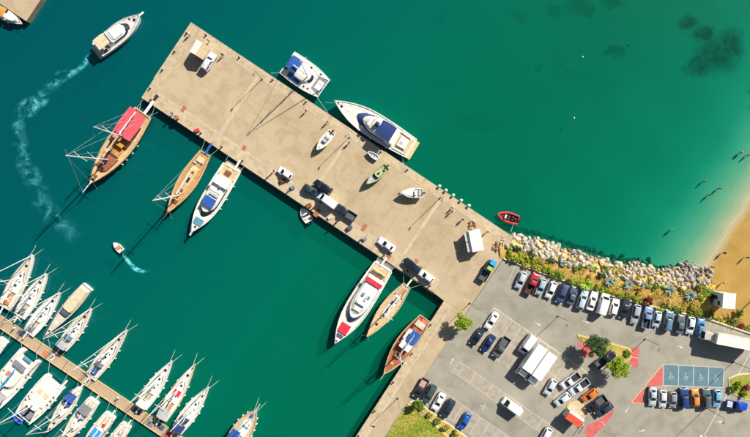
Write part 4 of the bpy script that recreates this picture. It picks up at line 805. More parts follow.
b.pad('sun_cushion', C_RED, .81, 0, 2.5, 2.4, .05, .3, .1); b.pad('foredeck_mat', C_SLATE, .905, 0, 1.0, 1.7, .03, .1, .02); b.cockpit(.02, .13, .84, M_TEAKP, C_BEIGE); b.pad('radar_arch', C_BEIGE, .075, 0, .35, 3.4, .5, .9, .08); b.pad('table', M_WOODP, .10, .4, .8, 1.0, .1, .5); b.pad('swim_platform', M_GEL, -.02, 0, 1.4, 4.4, -1.2, .16, .05); b.guard(.25); b.pulpit(); b.plank(2.2, .45, M_GEL, -.6); b.fenders((.15, .35, .55, .7), (-1,)); b.stern_lines((389, 258), 10); b.pad('windlass', C_RED, .965, 0, .35, .5, 0, .3)
# --- slim sailing boat south side
b = Boat('sailing_boat', 'slim pale teak sailing boat between red-trimmed yacht and blue-canopied gulet', 'sailing boat', (407, 285.5), (366.5, 337), 17, gG, fb=1.2, tm=.42, sr=.5, p=1.8, sheer=.6)
b.hull(M_WOODP, draft=1.2); b.deck(M_TEAKP); b.rail(M_WOODP, .14, .12); b.block('deckhouse', M_GEL2, .22, .66, .42, 0, .45, rnd_=.25); b.cockpit(.05, .2, .7, M_TEAK, C_LGREY); b.pad('cover', C_LGREY, .27, .1, 1.3, 1.2, .45, .3); b.pad('cover', C_SLATE, .34, -.3, .8, .6, .45, .2); b.hatch(.48, 0, .7, .6, M_YGLASS, .45); b.hatch(.58, .1, .5, .5, M_WOOD, .45); b.hatch(.75, 0, .6, .6); b.hatch(.40, .4, .9, .25, M_WOOD, .45)
b.mast(.5, 13.5, .14, 1, .16, C_WHITE, bz=1.5, boom_r=.2); b.plank(2.0, .4); b.guard(.05, .95, .6, .97); b.stern_lines((413, 277), 12); b.bow_lines(2, 6)
# --- gulet with blue canopy beside the quay
b = Boat('gulet', 'red-brown wooden gulet with blue awning moored alongside the quay', 'sailing boat', (425, 318), (383.5, 374), 20, gG, fb=1.4, tm=.45, sr=.6, p=1.9, sheer=.7)
b.hull(M_WOODD, draft=1.2); b.deck(M_TEAKR); b.rail(M_WOODP, .2, .18); b.block('deckhouse', M_GEL, .25, .52, .62, 0, .9, rnd_=.15); b.canopy(C_BLUE, .22, .40, 2.3, 1.9, yoff=.25); b.canopy(C_WHITE, .39, .53, 2.9, 1.5); b.pad('side_awning', C_WHITE, .33, -1.3, 2.6, .8, 1.0, .1); b.block('deckhouse', M_WOOD, .60, .74, .5, 0, .45, rnd_=.2); b.hatch(.80, 0, .6, .6, M_WOODP, .04, .2); b.hatch(.67, 0, .8, .5, M_YGLASS, .46); b.pad('cushion', C_BEIGE, .12, 0, 1.5, 2.4, 0, .35); b.pad('cushion', C_SALM, .05, .4, .8, 1.4, 0, .35); b.pad('deck_box', M_WOODD, .18, -1.2, .8, .6, 0, .5)
b.mast(.62, 12.5, .14, 1, .28, C_LGREY, bz=1.8, boom_r=.2); MB().tube([(b.x(.96), 0, b.zs(1) + .1), (b.x(1) + 1.3, 0, b.zs(1) + .4)], .12, 7, .07).build('bowsprit', M_WOODP, b.root); b.guard(.05, .95, .7, .98); b.rope((428, 322), (437, 318), 1.4, GZ); b.rope((412, 350), (420, 345), 1.4, GZ); b.fenders((.2, .4, .6), (1,))
# --- blue canopy boat at the lower edge
b = Boat('gulet', 'pinkish decked excursion boat with two blue awnings away from the jetty', 'sailing boat', (221, 464), (256.5, 409.5), 20.5, gG, fb=1.4, tm=.5, sr=.7, p=2.6, sheer=.4)
b.hull(M_GEL2, draft=1.0); b.deck(M_TEAKG); b.rail(M_WOODP, .2, .15); b.block('deckhouse', M_GEL, .40, .82, .52, 0, .6, rnd_=.2); b.canopy(C_BLUE, .40, .62, 2.2, 1.8, yoff=1.15); b.canopy(C_BLUE, .36, .58, 2.1, 1.8, yoff=-1.1); b.hatch(.70, 0, .45, 1.5, C_TEAL, .6, .1); b.hatch(.76, -.6, .5, .4, M_WOODP, .6); b.pad('windlass', C_BLUE, .88, .1, .7, .7, 0, .3); b.mast(.84, 9, .10, 0, None, None, stays=False)
MB().tube([(b.x(.93), 0, b.zs(1) + .1), (b.x(1) + 1.8, 0, b.zs(1) + .4)], .16, 7, .10).build('bowsprit', M_ALU, b.root); b.guard(.2, .97, .7, .98); b.bow_lines(2, 12); b.fenders((.6, .7, .8, .88))
# --- sail yachts on the jetty
def sailboat(label, stern, bow, beam, deckm=None, hullm=None, cover=None, sail=None, dodger=None, red=None, mast_h=None, boom=True, ck=None, sr=.78, cush=None, lines=True, jetty=None, grp=gS, wind=None, house=None):
    b = Boat('sailing_yacht', label, 'sailing boat', stern, bow, beam, grp, fb=1.15, tm=.38, sr=sr, p=1.75, sheer=.35); mast_h = mast_h or b.L * 1.15
    b.hull(hullm or M_GEL, draft=1.2); b.deck(deckm or M_DECKW); b.rail(hullm if hullm is M_WOODP else M_GEL, .10, .05); b.cockpit(.05, .27, .66, ck or M_TEAKG, M_GEL)
    h_ = b.block('coachroof', house or M_GEL, .29, .70, .56, 0, .38, fs=.06, rnd_=.4, ins=.9); b.glass(h_, 'side_window', 3, 7, .3, .75); b.glass(h_, 'side_window', 10, 14, .3, .75)
    for t, y, l in ((.42, 0, .55), (.60, 0, .5), (.36, .6, .35), (.50, -.45, .3)): b.hatch(t, y, l, l, None, .36)
    b.hatch(.78, 0, .6, .6); b.hatch(.915, 0, .5, .35)
    b.wheel(.13, .0)
    if dodger: b.canopy(dodger, .26, .33, b.B * .58, .95, name='spray_hood', poles=False, camber=.25)
    if cover: b.canopy(cover, .05, .22, b.B * .72, 1.75, name='bimini', camber=.12)
    if red: b.pad('deck_cover', red, .47, 0, 1.5, b.B * .48, .38, .1)
    if cush: b.pad('cushion', cush, .12, 0, 1.4, b.B * .4, .1, .3)
    b.mast(.55, mast_h, .11, 2, .17 if boom else None, sail or C_WHITE, bz=1.2, boom_r=.17); b.genoa(.55, mast_h); b.guard(.08, .97, .6, .96); b.pulpit()
    b.fenders((.3, .48, .62))
    if lines: b.bow_lines(2, 11)
    if jetty: b.stern_lines(jetty, 4, .75)
    b.plank(1.8, .35, M_GEL2, .3); return b
J = lambda x: (x, 322 + .67 * x)
sailboat('grey-decked sailing yacht with brown cockpit and blue furled jib at jetty end', (4.5, 308), (33, 254), 16.5, M_DECKB, None, None, C_WHITE, None, cush=C_ORANGE, ck=M_TEAK, jetty=(0, 318))
sailboat('white sailing yacht with slate cockpit details, next to the brown-cockpit yacht', (19.5, 316.5), (46.5, 273), 15.5, None, None, None, C_LGREY, None, jetty=(13, 325), cush=C_SLATE)
sailboat('bright white sailing yacht beside the tarpaulin-covered motor boat', (28.5, 333.5), (60, 292), 15.5, M_GEL, None, None, C_WHITE, None, jetty=(22, 333), cush=C_GREY)
sailboat('cream sailing yacht with blue spray hood beside the tarpaulin-covered boat', (62, 348), (91.5, 308), 14.5, M_DECKB, M_GEL2, C_LGREY, C_LGREY, C_TEAL, jetty=(57, 355), ck=M_TEAKG)
sailboat('cream sailing yacht alone between two gaps on the jetty, with navy furled sail', (90.5, 377.5), (127.5, 329), 15, M_DECKB, None, None, C_SLATE, C_GREY, jetty=(85, 384), cush=C_BLUE)
sailboat('white sailing yacht with white aft cover, first of three side by side', (141.5, 407), (172.5, 360), 15.5, None, None, C_WHITE, C_LGREY, None, jetty=(136, 412))
sailboat('teak-rimmed sailing yacht with red deck cover, middle of three side by side', (161.5, 419), (195.5, 363), 15, M_DECKW, M_WOODP, C_LGREY, C_WHITE, None, red=C_RED, ck=M_TEAK, jetty=(157, 425))
sailboat('white sailing yacht with navy aft cover and navy spray hood', (176.5, 431), (209.5, 386), 15.5, None, None, C_NAVY, C_WHITE, C_NAVY, jetty=(171, 435))
# tarpaulin covered motor boat, bow towards the jetty
b = Boat('motor_boat', 'long motor boat under beige tarpaulin with its bow to the jetty', 'motor boat', (87, 287), (44, 337.5), 14.5, gS, fb=1.2, tm=.3, sr=.82, p=1.8, sheer=.3)
b.hull(M_GEL2, draft=.7); b.deck(M_DECKB); b.rail(C_SLATE, .1, .05); b.block('tarpaulin_cover', C_BEIGE, .03, .46, .86, 0, .9, fs=.01, rnd_=.02, ins=.8); h_ = b.block('deckhouse', C_SLATE, .46, .56, .76, 0, .75, rnd_=.2); b.block('foredeck_trunk', M_DECKB, .57, .84, .60, 0, .18, rnd_=.4); b.hatch(.7, 0, .6, .6, M_GEL, .18); b.hatch(.87, 0, .4, .4); b.guard(.5, .97); b.fenders((.3, .45, .6), (-1,)); b.rope((45, 336), (40, 347), 1.3, .8); b.rope((48, 338), (50, 354), 1.3, .8)
# --- lower side of the jetty
b = Boat('motor_boat', 'white boat stern just showing at the jetty beside the grey-bimini catamaran', 'motor boat', (3.5, 340), (-28, 380), 12, gS, fb=1.0); b.hull(M_GEL); b.deck(M_DECKW); b.rail(M_GEL); b.cockpit(.03, .3, .75, M_DECKB, C_WHITE); b.block('deckhouse', M_GEL, .4, .7, .7, 0, .8); b.stern_lines((8, 331), 4, .75)
b = catamaran('white catamaran with grey bimini and blue furled sail at the jetty', (30, 356), (-9, 404), 26, gS, 1.3, .26)
rdeck(b, M_GEL, .08, .76, b.yo * 2); h1 = b.block('deckhouse', M_GEL2, .30, .68, .62, 0, .9, fs=.08, wmax=2.0, rnd_=.35); b.glass(h1, 'windscreen', 6, 11, .2, .85); b.pad('bimini', C_GREY, .17, 0, 1.3, 3.3, 1.5, .08, .03); b.pad('dinghy_davit', C_TEAL, .06, .2, .8, 2.2, .3, .25, .1); b.pad('trampoline', C_LGREY, .86, 0, 2.6, 3.4, -.1, .05); b.mast(.60, 17, .14, 2, .22, C_CYAN, bz=2.0, boom_r=.24); b.guard(.1, .9, .6, .96, 7); b.fenders((.3, .5, .7)); b.pad('sun_cushion', C_SALM, .40, -1.1, 1.2, .8, .9, .15)
for t, y in ((.25, 2.6), (.32, 2.6), (.25, -2.6), (.45, -2.6), (.55, 2.6)): b.hatch(t, y, .4, .4, z=.03)
b.stern_lines((27, 341), 12, .75)
b = catamaran('broad cream catamaran with flat white deck beside the blue inflatable dinghy', (54, 382), (22, 419.5), 25, gS, 1.4, .30)
rdeck(b, M_GEL2, .0, .74, b.yo * 2.0); b.pad('roof', M_GEL2, .36, 0, 4.6, 4.4, .04, .5, .12); b.pad('sun_cushion', C_BEIGE, .30, .9, 1.3, 1.2, .54, .08); b.pad('sun_cushion', C_BEIGE, .30, -.9, 1.3, 1.2, .54, .08); h1 = b.block('windscreen_house', M_GEL, .56, .72, .6, 0, .7, wmax=1.5, rnd_=.3); b.glass(h1, 'windscreen', 6, 11, .1, .9); b.pad('trampoline', C_GREY, .85, .8, 1.9, 1.2, -.1, .06); b.pad('trampoline', C_GREY, .85, -.9, 1.9, 1.2, -.1, .06); b.pad('crossbeam', M_ALU, .96, 0, .2, 4.6, -.1, .18)
for t, y in ((.25, 2.35), (.35, 2.35), (.45, 2.35), (.55, -2.35), (.45, -2.35), (.65, -2.35)): b.hatch(t, y, .42, .42, z=.05)
b.mast(.58, 14, .13, 1, .75, C_SLATE, bz=1.5, boom_r=.14); b.guard(.1, .95, .6, .96, 8); b.stern_lines((59, 366), 12, .75); b.fenders((.3, .5, .7)); b.plank(2.4, .5, M_GEL2, 2.2)
sailboat('double-ended sailing yacht with royal blue cockpit covers', (78.5, 389), (47.5, 432.5), 14, M_DECKB, M_GEL2, C_BLUE, C_WHITE, C_BLUE, sr=.35, jetty=(83, 380), lines=False, mast_h=13)
b = sailboat('cream motor sailer with grey aft bimini beside royal blue covered yacht', (93.5, 401), (59, 447), 15.5, M_DECKB, M_GEL2, C_GREY, C_WHITE, C_LGREY, jetty=(97, 390), lines=False, mast_h=12)
b = sailboat('cream yacht with bright cyan cover at the jetty', (110, 415.5), (77, 461), 15.5, M_DECKB, M_GEL2, None, C_WHITE, None, jetty=(114, 402), lines=False, mast_h=11); b.canopy(C_CYAN, .26, .44, 2.0, 1.4); b.pad('cushion', C_RED, .19, .2, .5, .6, .1, .5)
b = sailboat('cream yacht with plain aft deck beside the cyan covered yacht', (126, 425.5), (95, 470), 14, M_DECKB, M_GEL2, None, C_WHITE, C_GREY, jetty=(131, 414), lines=False, mast_h=11)
# --- small craft
def skiff(name, label, stern, bow, beam, ground=0.0, zref=None, fb=.65, hullm=None, deckm=None, **k):
    b = Boat(name, label, 'boat', stern, bow, beam, k.get('group'), fb=fb, tm=.4, sr=k.get('sr', .85), p=k.get('p', 2.3), sheer=.4, ground=ground, zref=zref); b.hull(hullm or M_GEL, draft=.35); b.deck(deckm or M_DECKW, drop=.28, k=.9); b.rail(k.get('railm', M_GEL), .14, .05); return b
def outboard(b, y=0):
    o = MB().prism([(b.x(0) - .55, y - .17), (b.x(0) - .02, y - .2), (b.x(0) - .02, y + .2), (b.x(0) - .55, y + .17)], b.zs(0) - .1, b.zs(0) + .5, .08).build('outboard_motor', M_TRIM, b.root); MB().box((b.x(0) - .3, y, b.zs(0) - .4), (.16, .12, .7)).build('leg', M_TRIM, o)
b = skiff('motor_boat', 'small boat with white cabin, orange cover and blue stern at corner quay', (-8, 5), (22.5, 24), 12.5, fb=.9); b.block('cabin', M_GEL, .55, .88, .8, 0, 1.0, rnd_=.3); b.canopy(C_ORANGE, .36, .54, 2.3, 1.4); b.canopy(C_CYAN, .08, .35, 2.3, 1.2); b.pulpit(); b.fenders((.4, .6))
b = skiff('speedboat', 'tiny white speedboat under way trailing a curved wake', (121.7, 251.5), (113.7, 242.5), 6.2); b.pad('seat', C_SALM, .38, 0, .5, 1.0, -.2, .4); b.block('console', M_GEL, .5, .62, .5, -.2, .5); b.block('foredeck', M_GEL, .64, .97, .92, -.1, .08, rnd_=.2, ins=.95); outboard(b)
b = skiff('tender', 'small white twin-engined tender tied to the pier below parked cars', (309.5, 221.5), (301.5, 208), 9.5, fb=.6); b.pad('seat', C_WHITE, .3, 0, .5, 1.6, -.2, .4); b.block('console', M_GEL, .48, .62, .5, -.2, .7); outboard(b, .45); outboard(b, -.45); b.rope((302, 208), (306, 203), .7, GZ); b.pad('floor_mat', C_SLATE, .42, 0, .5, 1.5, -.18, .04)
b = skiff('inflatable_boat', 'red inflatable boat with black seats moored by the boulder bank', (518.3, 220.5), (497.2, 214), 10, fb=.5, hullm=C_RED, deckm=cloth('ribfloor', (120, 44, 52)), railm=C_RED)
tb = MB(); pts_ = [(b.x(t), sy * (b.hw(t) - .1), .48 + .25 * t ** 3) for sy, ts in ((1, np.linspace(0, .97, 12)), (-1, np.linspace(.97, 0, 12))) for t in ts]; tb.tube(pts_, .24, 8); tb.build('inflated_tube', cloth('redtube', (202, 62, 68)), b.root, smooth=True)
for t, y in ((.28, .35), (.28, -.35), (.48, .35), (.48, -.3), (.14, 0)): b.pad('seat', M_TRIM, t, y, .55, .5, -.2, .5)
b.block('console', M_GEL, .58, .68, .5, -.2, .7); outboard(b); b.rope((514, 223), (511, 232), .7, GZ)
b = skiff('dinghy', 'royal blue inflatable dinghy lying beside the broad cream catamaran', (15, 413), (21.5, 424.5), 7, fb=.45, hullm=C_BLUE, deckm=C_NAVY, railm=C_BLUE)
tb = MB(); pts_ = [(b.x(t), sy * (b.hw(t) - .08), .42) for sy, ts in ((1, np.linspace(0, .95, 9)), (-1, np.linspace(.95, 0, 9))) for t in ts]; tb.tube(pts_, .22, 8); tb.build('inflated_tube', cloth('royal', (30, 90, 200)), b.root, smooth=True); b.pad('seat', C_NAVY, .4, 0, .3, 1.0, -.1, .3)
def trailer(b, w=1.5):
    t = thing('boat_trailer', 'galvanised trailer under ' + b.root['label'].split(' on ')[0], 'trailer', (b.loc.x, b.loc.y, GZ), b.rz); g = MB()
    for sy in (-1, 1): g.tube([(-b.L * .4, sy * w * .4, .45), (b.L * .25, sy * w * .35, .45), (b.L * .55, 0, .45)], .05, 5)
    for xx in (-.3, 0, .2): g.box((b.L * xx, 0, .44), (.08, w * .8, .08))
    g.build('frame', M_WIRE, t)
    for sy in (-1, 1): MB().cyl((-b.L * .1, sy * w * .55, .3), .3, .2, 12, 'y').build('wheel', M_TYRE, t)
    MB().cyl((b.L * .53, 0, .2), .2, .12, 10, 'y').build('jockey_wheel', M_TYRE, t)
    MB().box((0, 0, .53), (b.L * .7, .3, .12)).build('keel_support', M_TRIM, t)
b = skiff('motor_boat', 'white open motor boat with grey console on pier trailer', (332.3, 132), (316.8, 150), 9, ground=GZ + .94, zref=GZ + 1.5); b.block('console', C_LGREY, .42, .58, .55, -.25, .6); b.pad('seat', C_LGREY, .3, 0, .6, 1.3, -.25, .45); b.pad('bow_cushion', C_WHITE, .75, 0, 1.1, 1.1, -.25, .25); outboard(b); trailer(b)
b = skiff('motor_boat', 'olive green cabin boat with grey bow on pier trailer', (387, 166.5), (366.5, 184), 9.2, ground=GZ + .94, zref=GZ + 1.5, fb=.8, hullm=cloth('olive', (120, 128, 84)), deckm=cloth('olivedeck', (150, 156, 112)), railm=cloth('olive2', (166, 170, 120))); h_ = b.block('cabin', cloth('olive3', (176, 182, 140)), .25, .58, .75, -.2, .8, rnd_=.15); b.glass(h_, 'windscreen', 6, 11, .2, .9); b.block('foredeck', C_LGREY, .6, .97, .9, -.15, .08, rnd_=.15, ins=.95); b.hatch(.2, .3, .5, .5, z=-.1, h=.3); b.hatch(.42, 0, .6, .5, z=.8); outboard(b); trailer(b)
b = skiff('motor_boat', 'white covered boat with pointed bow on stands on the pier', (423, 193), (400.7, 192.7), 9.3, ground=GZ + .94, zref=GZ + 1.5, fb=.75); b.block('foredeck', M_GEL, .4, .97, .9, -.1, .25, rnd_=.15, ins=.75); b.block('console', M_GEL, .3, .42, .6, -.2, .7); b.pad('seat', C_LGREY, .14, 0, .6, 1.3, -.2, .4); outboard(b); trailer(b)
b = skiff('dinghy', 'blue and white dinghy lying on the pier in the big yacht shadow', (378, 158.5), (367.8, 151.5), 5.2, ground=GZ + .36, zref=GZ + .9, fb=.5, hullm=C_TEAL, deckm=C_WHITE, railm=C_WHITE); b.pad('seat', C_TEAL, .35, 0, .3, 1.0, -.2, .2); b.pad('seat', C_TEAL, .6, 0, .3, .8, -.2, .2)

# ------------------------------------------------------------------ floating jetty
M_PLANK = mat('jetty_planking', srgb(188, 162, 130), 0.8, var=0.14, scale=2.2, detail=7)
jd = (Vector((1, -.67, 0))).normalized(); ja, jb = P(-40, J(-40)[1], .6), P(196, J(196)[1], .6)
jt = thing('floating_jetty', 'long sand-coloured timber floating jetty with boats on both sides', 'jetty', ((ja.x + jb.x) / 2, (ja.y + jb.y) / 2, 0), math.atan2(jd.y, jd.x)); JL = (jb - ja).length
nseg = 9
for k in range(nseg):
    x0 = -JL / 2 + JL * k / nseg; pl = JL / nseg - .12
    MB().prism([(x0, -1.2), (x0 + pl, -1.2), (x0 + pl, 1.2), (x0, 1.2)], -.35, .42, .04).build('float', M_CSIDE, jt)
    for sy in (-1, 1): MB().box((x0 + pl / 2, sy * 1.27, .50), (pl, .16, .24)).build('edge_beam', M_WOODP, jt)
    np_ = 26; dk = MB()
    for q in range(np_):
        w = pl / np_; dk.box((x0 + (q + .5) * w, rnd.uniform(-.015, .015), .49 + rnd.uniform(-.006, .006)), (w - .03, 2.36, .07))
    tag(dk.build('decking', M_PLANK, jt), kind='stuff')
for x, w, c in [(21, 7, C_SLATE), (45, 4, C_SALM), (52, 3, C_WHITE), (88, 3, M_WOODP), (137, 8, C_SLATE), (150, 7, C_GREY), (161, 7, C_SLATE), (168, 5, C_RED)]:
    p = P(x, J(x)[1] + (-3 if c is C_SLATE else 1), .6); o = MB().prism([(-w * S / 2, -.75), (w * S / 2, -.75), (w * S / 2, .75), (-w * S / 2, .75)], .54, .60, .01).build('deck_mat', c, jt); o.location = (Vector((p.x, p.y, 0)) - jt.location); o.location = Matrix.Rotation(-jt.rotation_euler.z, 3, 'Z') @ Vector((p.x - jt.location.x, p.y - jt.location.y, 0))
M_PED = mat('pedestal_white', srgb(222, 222, 214), 0.5)
for i, x in enumerate((14, 54, 90, 118, 152)):
    p = P(x, J(x)[1] - 3.2, 1.0); t = thing('service_pedestal', 'white blue-capped power pedestal on jetty beside the ' + ['bright white sailing yacht', 'blue-hooded cream yacht', 'lone navy-sailed yacht', 'gap before the three yachts', 'red-covered yacht'][i], 'pedestal', (p.x, p.y, .53), 0, 'power pedestals along the jetty'); MB().box((0, 0, .5), (.28, .28, 1.0), .6).build('post', M_PED, t); MB().cyl((0, 0, 1.06), .17, .14, 8).build('cap', C_CYAN, t)
# ------------------------------------------------------------------ kiosks and huts
M_ROOFW = mat('white_sheet_roof', srgb(232, 228, 220), 0.6, var=0.06, scale=0.8); M_ROOFT = mat('tan_sheet_roof', srgb(196, 172, 132), 0.7, var=0.1); M_WALLC = mat('cream_render', srgb(206, 196, 176), 0.85, var=0.1); M_REDR = mat('orange_red_roof', srgb(206, 78, 52), 0.7, var=0.12)
def wallbox(t, lx, ly, h, m, name='wall'):
    for nm, c, d in ((name, (0, ly / 2 - .06, h / 2), (lx, .12, h)), (name, (0, -ly / 2 + .06, h / 2), (lx, .12, h)), (name, (lx / 2 - .06, 0, h / 2), (.12, ly - .242, h)), (name, (-lx / 2 + .06, 0, h / 2), (.12, ly - .242, h))): MB().box(c, d).build(nm, m, t)
p = P(477.2, 240.6, GZ + 2.6); t = thing('kiosk', 'white flat-roofed kiosk with two awnings at the pier root', 'kiosk', (p.x - .3, p.y, GZ), pang(.2, .98)); LX, LY = 5.0, 2.7
wallbox(t, LX - .3, LY - .3, 2.7, M_WALLC); rf = MB().prism([(-LX / 2, -LY / 2), (LX / 2, -LY / 2), (LX / 2, LY / 2), (-LX / 2, LY / 2)], 2.7, 2.9, .04).build('roof', M_ROOFW, t)
for k in range(5): MB().box((-LX / 2 + .5 + k * 1.0, 0, 2.915), (.06, LY - .2, .04)).build('roof_seam', M_ROOFW, rf)
for s_ in (-1, 1): MB().rings([[(s_ * 1.2 - 1.1, -LY / 2 + .1, 2.5), (s_ * 1.2 + 1.1, -LY / 2 + .1, 2.5), (s_ * 1.2 + 1.1, -LY / 2 - .95, 2.2), (s_ * 1.2 - 1.1, -LY / 2 - .95, 2.2)], [(s_ * 1.2 - 1.1, -LY / 2 + .1, 2.56), (s_ * 1.2 + 1.1, -LY / 2 + .1, 2.56), (s_ * 1.2 + 1.1, -LY / 2 - .95, 2.26), (s_ * 1.2 - 1.1, -LY / 2 - .95, 2.26)]]).build('awning', C_WHITE, t)
for s_ in (-1, 1): MB().box((s_ * 1.2, -LY / 2 + .13, 1.5), (1.7, .08, 1.1)).build('serving_window', M_YGLASS, t)
MB().box((LX / 2 - .12, .3, 1.0), (.1, .9, 2.0)).build('door', M_WOOD, t)
p = P(197, 47.5, GZ + 2.6); t = thing('booth', 'small booth with half white half tan gabled roof at pier end', 'booth', (p.x + .6, p.y - .4, GZ), pang(.83, .5))
wallbox(t, 3.2, 2.8, 2.4, M_WALLC)
for s_, m in ((-1, M_ROOFW), (1, M_ROOFT)): MB().rings([[(0, -1.65, 3.0), (0, 1.65, 3.0), (s_ * 1.85, 1.65, 2.35), (s_ * 1.85, -1.65, 2.35)], [(0, -1.65, 3.07), (0, 1.65, 3.07), (s_ * 1.85, 1.65, 2.42), (s_ * 1.85, -1.65, 2.42)]]).build('roof_slope', m, t)
MB().rings([[(-1.6, -1.32, 2.4), (1.6, -1.32, 2.4), (0, -1.32, 2.97)], [(-1.6, -1.25, 2.4), (1.6, -1.25, 2.4), (0, -1.25, 2.97)]]).build('gable', M_WALLC, t); MB().rings([[(-1.6, 1.25, 2.4), (1.6, 1.25, 2.4), (0, 1.25, 2.97)], [(-1.6, 1.32, 2.4), (1.6, 1.32, 2.4), (0, 1.32, 2.97)]]).build('gable', M_WALLC, t)
MB().box((-1.61, 0, 1.0), (.06, .9, 2.0)).build('door', M_WOOD, t); MB().box((.3, -1.41, 1.5), (1.2, .06, .8)).build('window', M_YGLASS, t)
p = P(728, 300.8, 5); t = thing('beach_hut', 'tall white hut with flat roof between planted strip and beach', 'hut', (p.x, p.y, 1.25), pang(1, .07)); M_HUT = mat('pale_blue_boarding', srgb(196, 208, 214), 0.7, var=0.06)
wallbox(t, 2.7, 3.3, 4.0, M_HUT); rf = MB().prism([(-1.5, -1.8), (1.5, -1.8), (1.5, 1.8), (-1.5, 1.8)], 4.0, 4.2, .05).build('roof', M_ROOFW, t)
MB().box((-1.36, .4, 1.0), (.06, .9, 2.0)).build('door', M_TRIM, t); MB().box((-1.36, -.8, 2.6), (.06, 1.0, .8)).build('window', M_YGLASS, t); [MB().box((x, 0, 4.21), (.05, 3.4, .04)).build('roof_seam', M_ROOFW, rf) for x in (-.7, 0, .7)]
# round kiosk plot
cpt = np.array((576, 411.5)); ringp = [tuple(cpt + 10.5 * np.array((math.cos(a), math.sin(a)))) for a in np.linspace(0, 2 * math.pi, 25)[:-1]]
isl = island('kiosk_plot', ringp, M_STRIP, M_KERBY)
p = P(574.6, 419.0, GZ + 2.6); t = thing('ticket_kiosk', 'ticket kiosk with orange-red roof and white edge on round plot', 'kiosk', (p.x, p.y, GZ + .05), pang(.82, .572)); wallbox(t, 3.6, 1.9, 2.6, M_WALLC)
MB().prism([(-2.0, -1.15), (2.0, -1.15), (2.0, .55), (-2.0, .55)], 2.6, 2.78, .04).build('roof', M_REDR, t); MB().prism([(-2.0, .56), (2.0, .56), (2.0, 1.15), (-2.0, 1.15)], 2.6, 2.76, .04).build('roof_edge', M_ROOFW, t); MB().box((0, -.98, 1.5), (2.2, .08, .9)).build('serving_window', M_YGLASS, t); MB().box((1.83, 0, 1.0), (.08, .8, 2.0)).build('door', M_WOOD, t)
p = P(582, 424, GZ); t = thing('barrier', 'dark parking barrier arm beside the orange-red roofed kiosk', 'barrier', (p.x, p.y, GZ), pang(.82, .572)); MB().box((0, 0, .5), (.4, .35, 1.0)).build('housing', M_PWHITE, t); MB().box((.1, -1.1, .95), (.1, 2.6, .1)).build('arm', M_TRIM, t)
# ------------------------------------------------------------------ lamp posts, bollards, deck fittings
M_POLE = mat('lamp_pole_grey', srgb(132, 134, 132), 0.5, 0.4)
def lamp(px, py, label, ang, h=7.0, arm=0.8, z=GZ):
    p = P(px, py, z); t = thing('street_lamp', label, 'street lamp', (p.x, p.y, z), ang, 'street lamps')
    MB().cyl((0, 0, .15), .22, .3, 10).build('base', M_POLE, t); MB().tube([(0, 0, .3), (0, 0, h)], .075, 8, .05).build('pole', M_POLE, t)
    a = MB().tube([(0, 0, h - .02), (arm * .5, 0, h + .12), (arm, 0, h + .1)], .045, 6).build('arm', M_POLE, t); MB().prism([(arm - .2, -.14), (arm + .5, -.17), (arm + .5, .17), (arm - .2, .14)], h + .04, h + .16, .03).build('lamp_head', M_POLE, t); MB().box((arm + .15, 0, h + .025), (.5, .22, .03)).build('lens', M_LAMP, t)
for u, n_ in ((91, 'end booth'), (196, 'large white yacht'), (305, 'white covered boat')):
    lamp(*pier(u, 8), 'grey street lamp on the pier near the ' + n_, pang(*PV))
lamp(470, 303, 'grey street lamp on the quay above the round green tree', pang(1, .3)); lamp(558, 316, 'grey street lamp standing in the empty lane between bay rows', pang(-.4, .9)); lamp(645, 339, 'grey street lamp near the triangular island', pang(-.4, .9)); lamp(706, 408, 'grey street lamp beside the cars behind the blue bays', pang(-.4, .9)); lamp(733, 362, 'grey street lamp behind the long cream lorry', pang(-.9, .3))
lamp(398, 398, 'grey street lamp on the quay beside the lawn', pang(1, .3))
M_BOL = mat('bollard_iron', srgb(60, 58, 56), 0.6, 0.3)
def bollard(px, py, label, grp, m, h=.45, r=.16):
    p = P(px, py, GZ); t = thing('bollard', label, 'bollard', (p.x, p.y, GZ + .012), 0, grp); MB().cyl((0, 0, .03), r * 1.5, .06, 10).build('base', m, t); MB().cyl((0, 0, .06 + h / 2), r * .75, h, 10, r2=r * .85).build('post', m, t); MB().ball((0, 0, .06 + h), (r * 1.35, r * 1.35, r * .8)).build('cap', m, t)
for i, (x, y) in enumerate(((439.6, 186), (446, 190.2), (453.3, 195.1), (461.2, 200.3), (469, 205.5))): bollard(x, y, 'short white bollard on open pier edge, ' + ['fifth', 'fourth', 'third', 'second', 'first'][i] + ' from the boulder bank', 'white bollards on pier edge', M_GEL, .6, .24)
for i, u in enumerate((20, 60, 100, 140, 230, 262)): bollard(*pier(u, 3), 'dark mooring bollard on the catamaran side of pier, ' + ordn[i] + ' from the booth end', 'mooring bollards northern edge', M_BOL)
for i, u in enumerate((10, 40, 70, 95, 120, 150, 175, 205, 232, 262, 290, 318, 345)): bollard(*pier(u, 87), 'dark mooring bollard on gulet side of pier, ' + ordn[i] + ' from the red-canopied gulet corner', 'mooring bollards southern edge', M_BOL)
for i, v in enumerate((12, 34, 56, 78)): bollard(*pier(3, v), 'dark mooring bollard on short outer end of pier, ' + ordn[3 - i] + ' from the red-canopied gulet corner', 'mooring bollards outer end', M_BOL)
for i, a in enumerate((.12, .27, .42, .57, .7)): bollard(*quay(a, .07), 'dark mooring bollard on the quay edge, ' + ordn[i] + ' from the pier root', 'mooring bollards along quay', M_BOL)
for x, y in ((397.6, 362), (375, 396)): pass
M_RUST = mat('rusty_plate', srgb(170, 112, 74), 0.75, 0.2, var=0.25, scale=3)
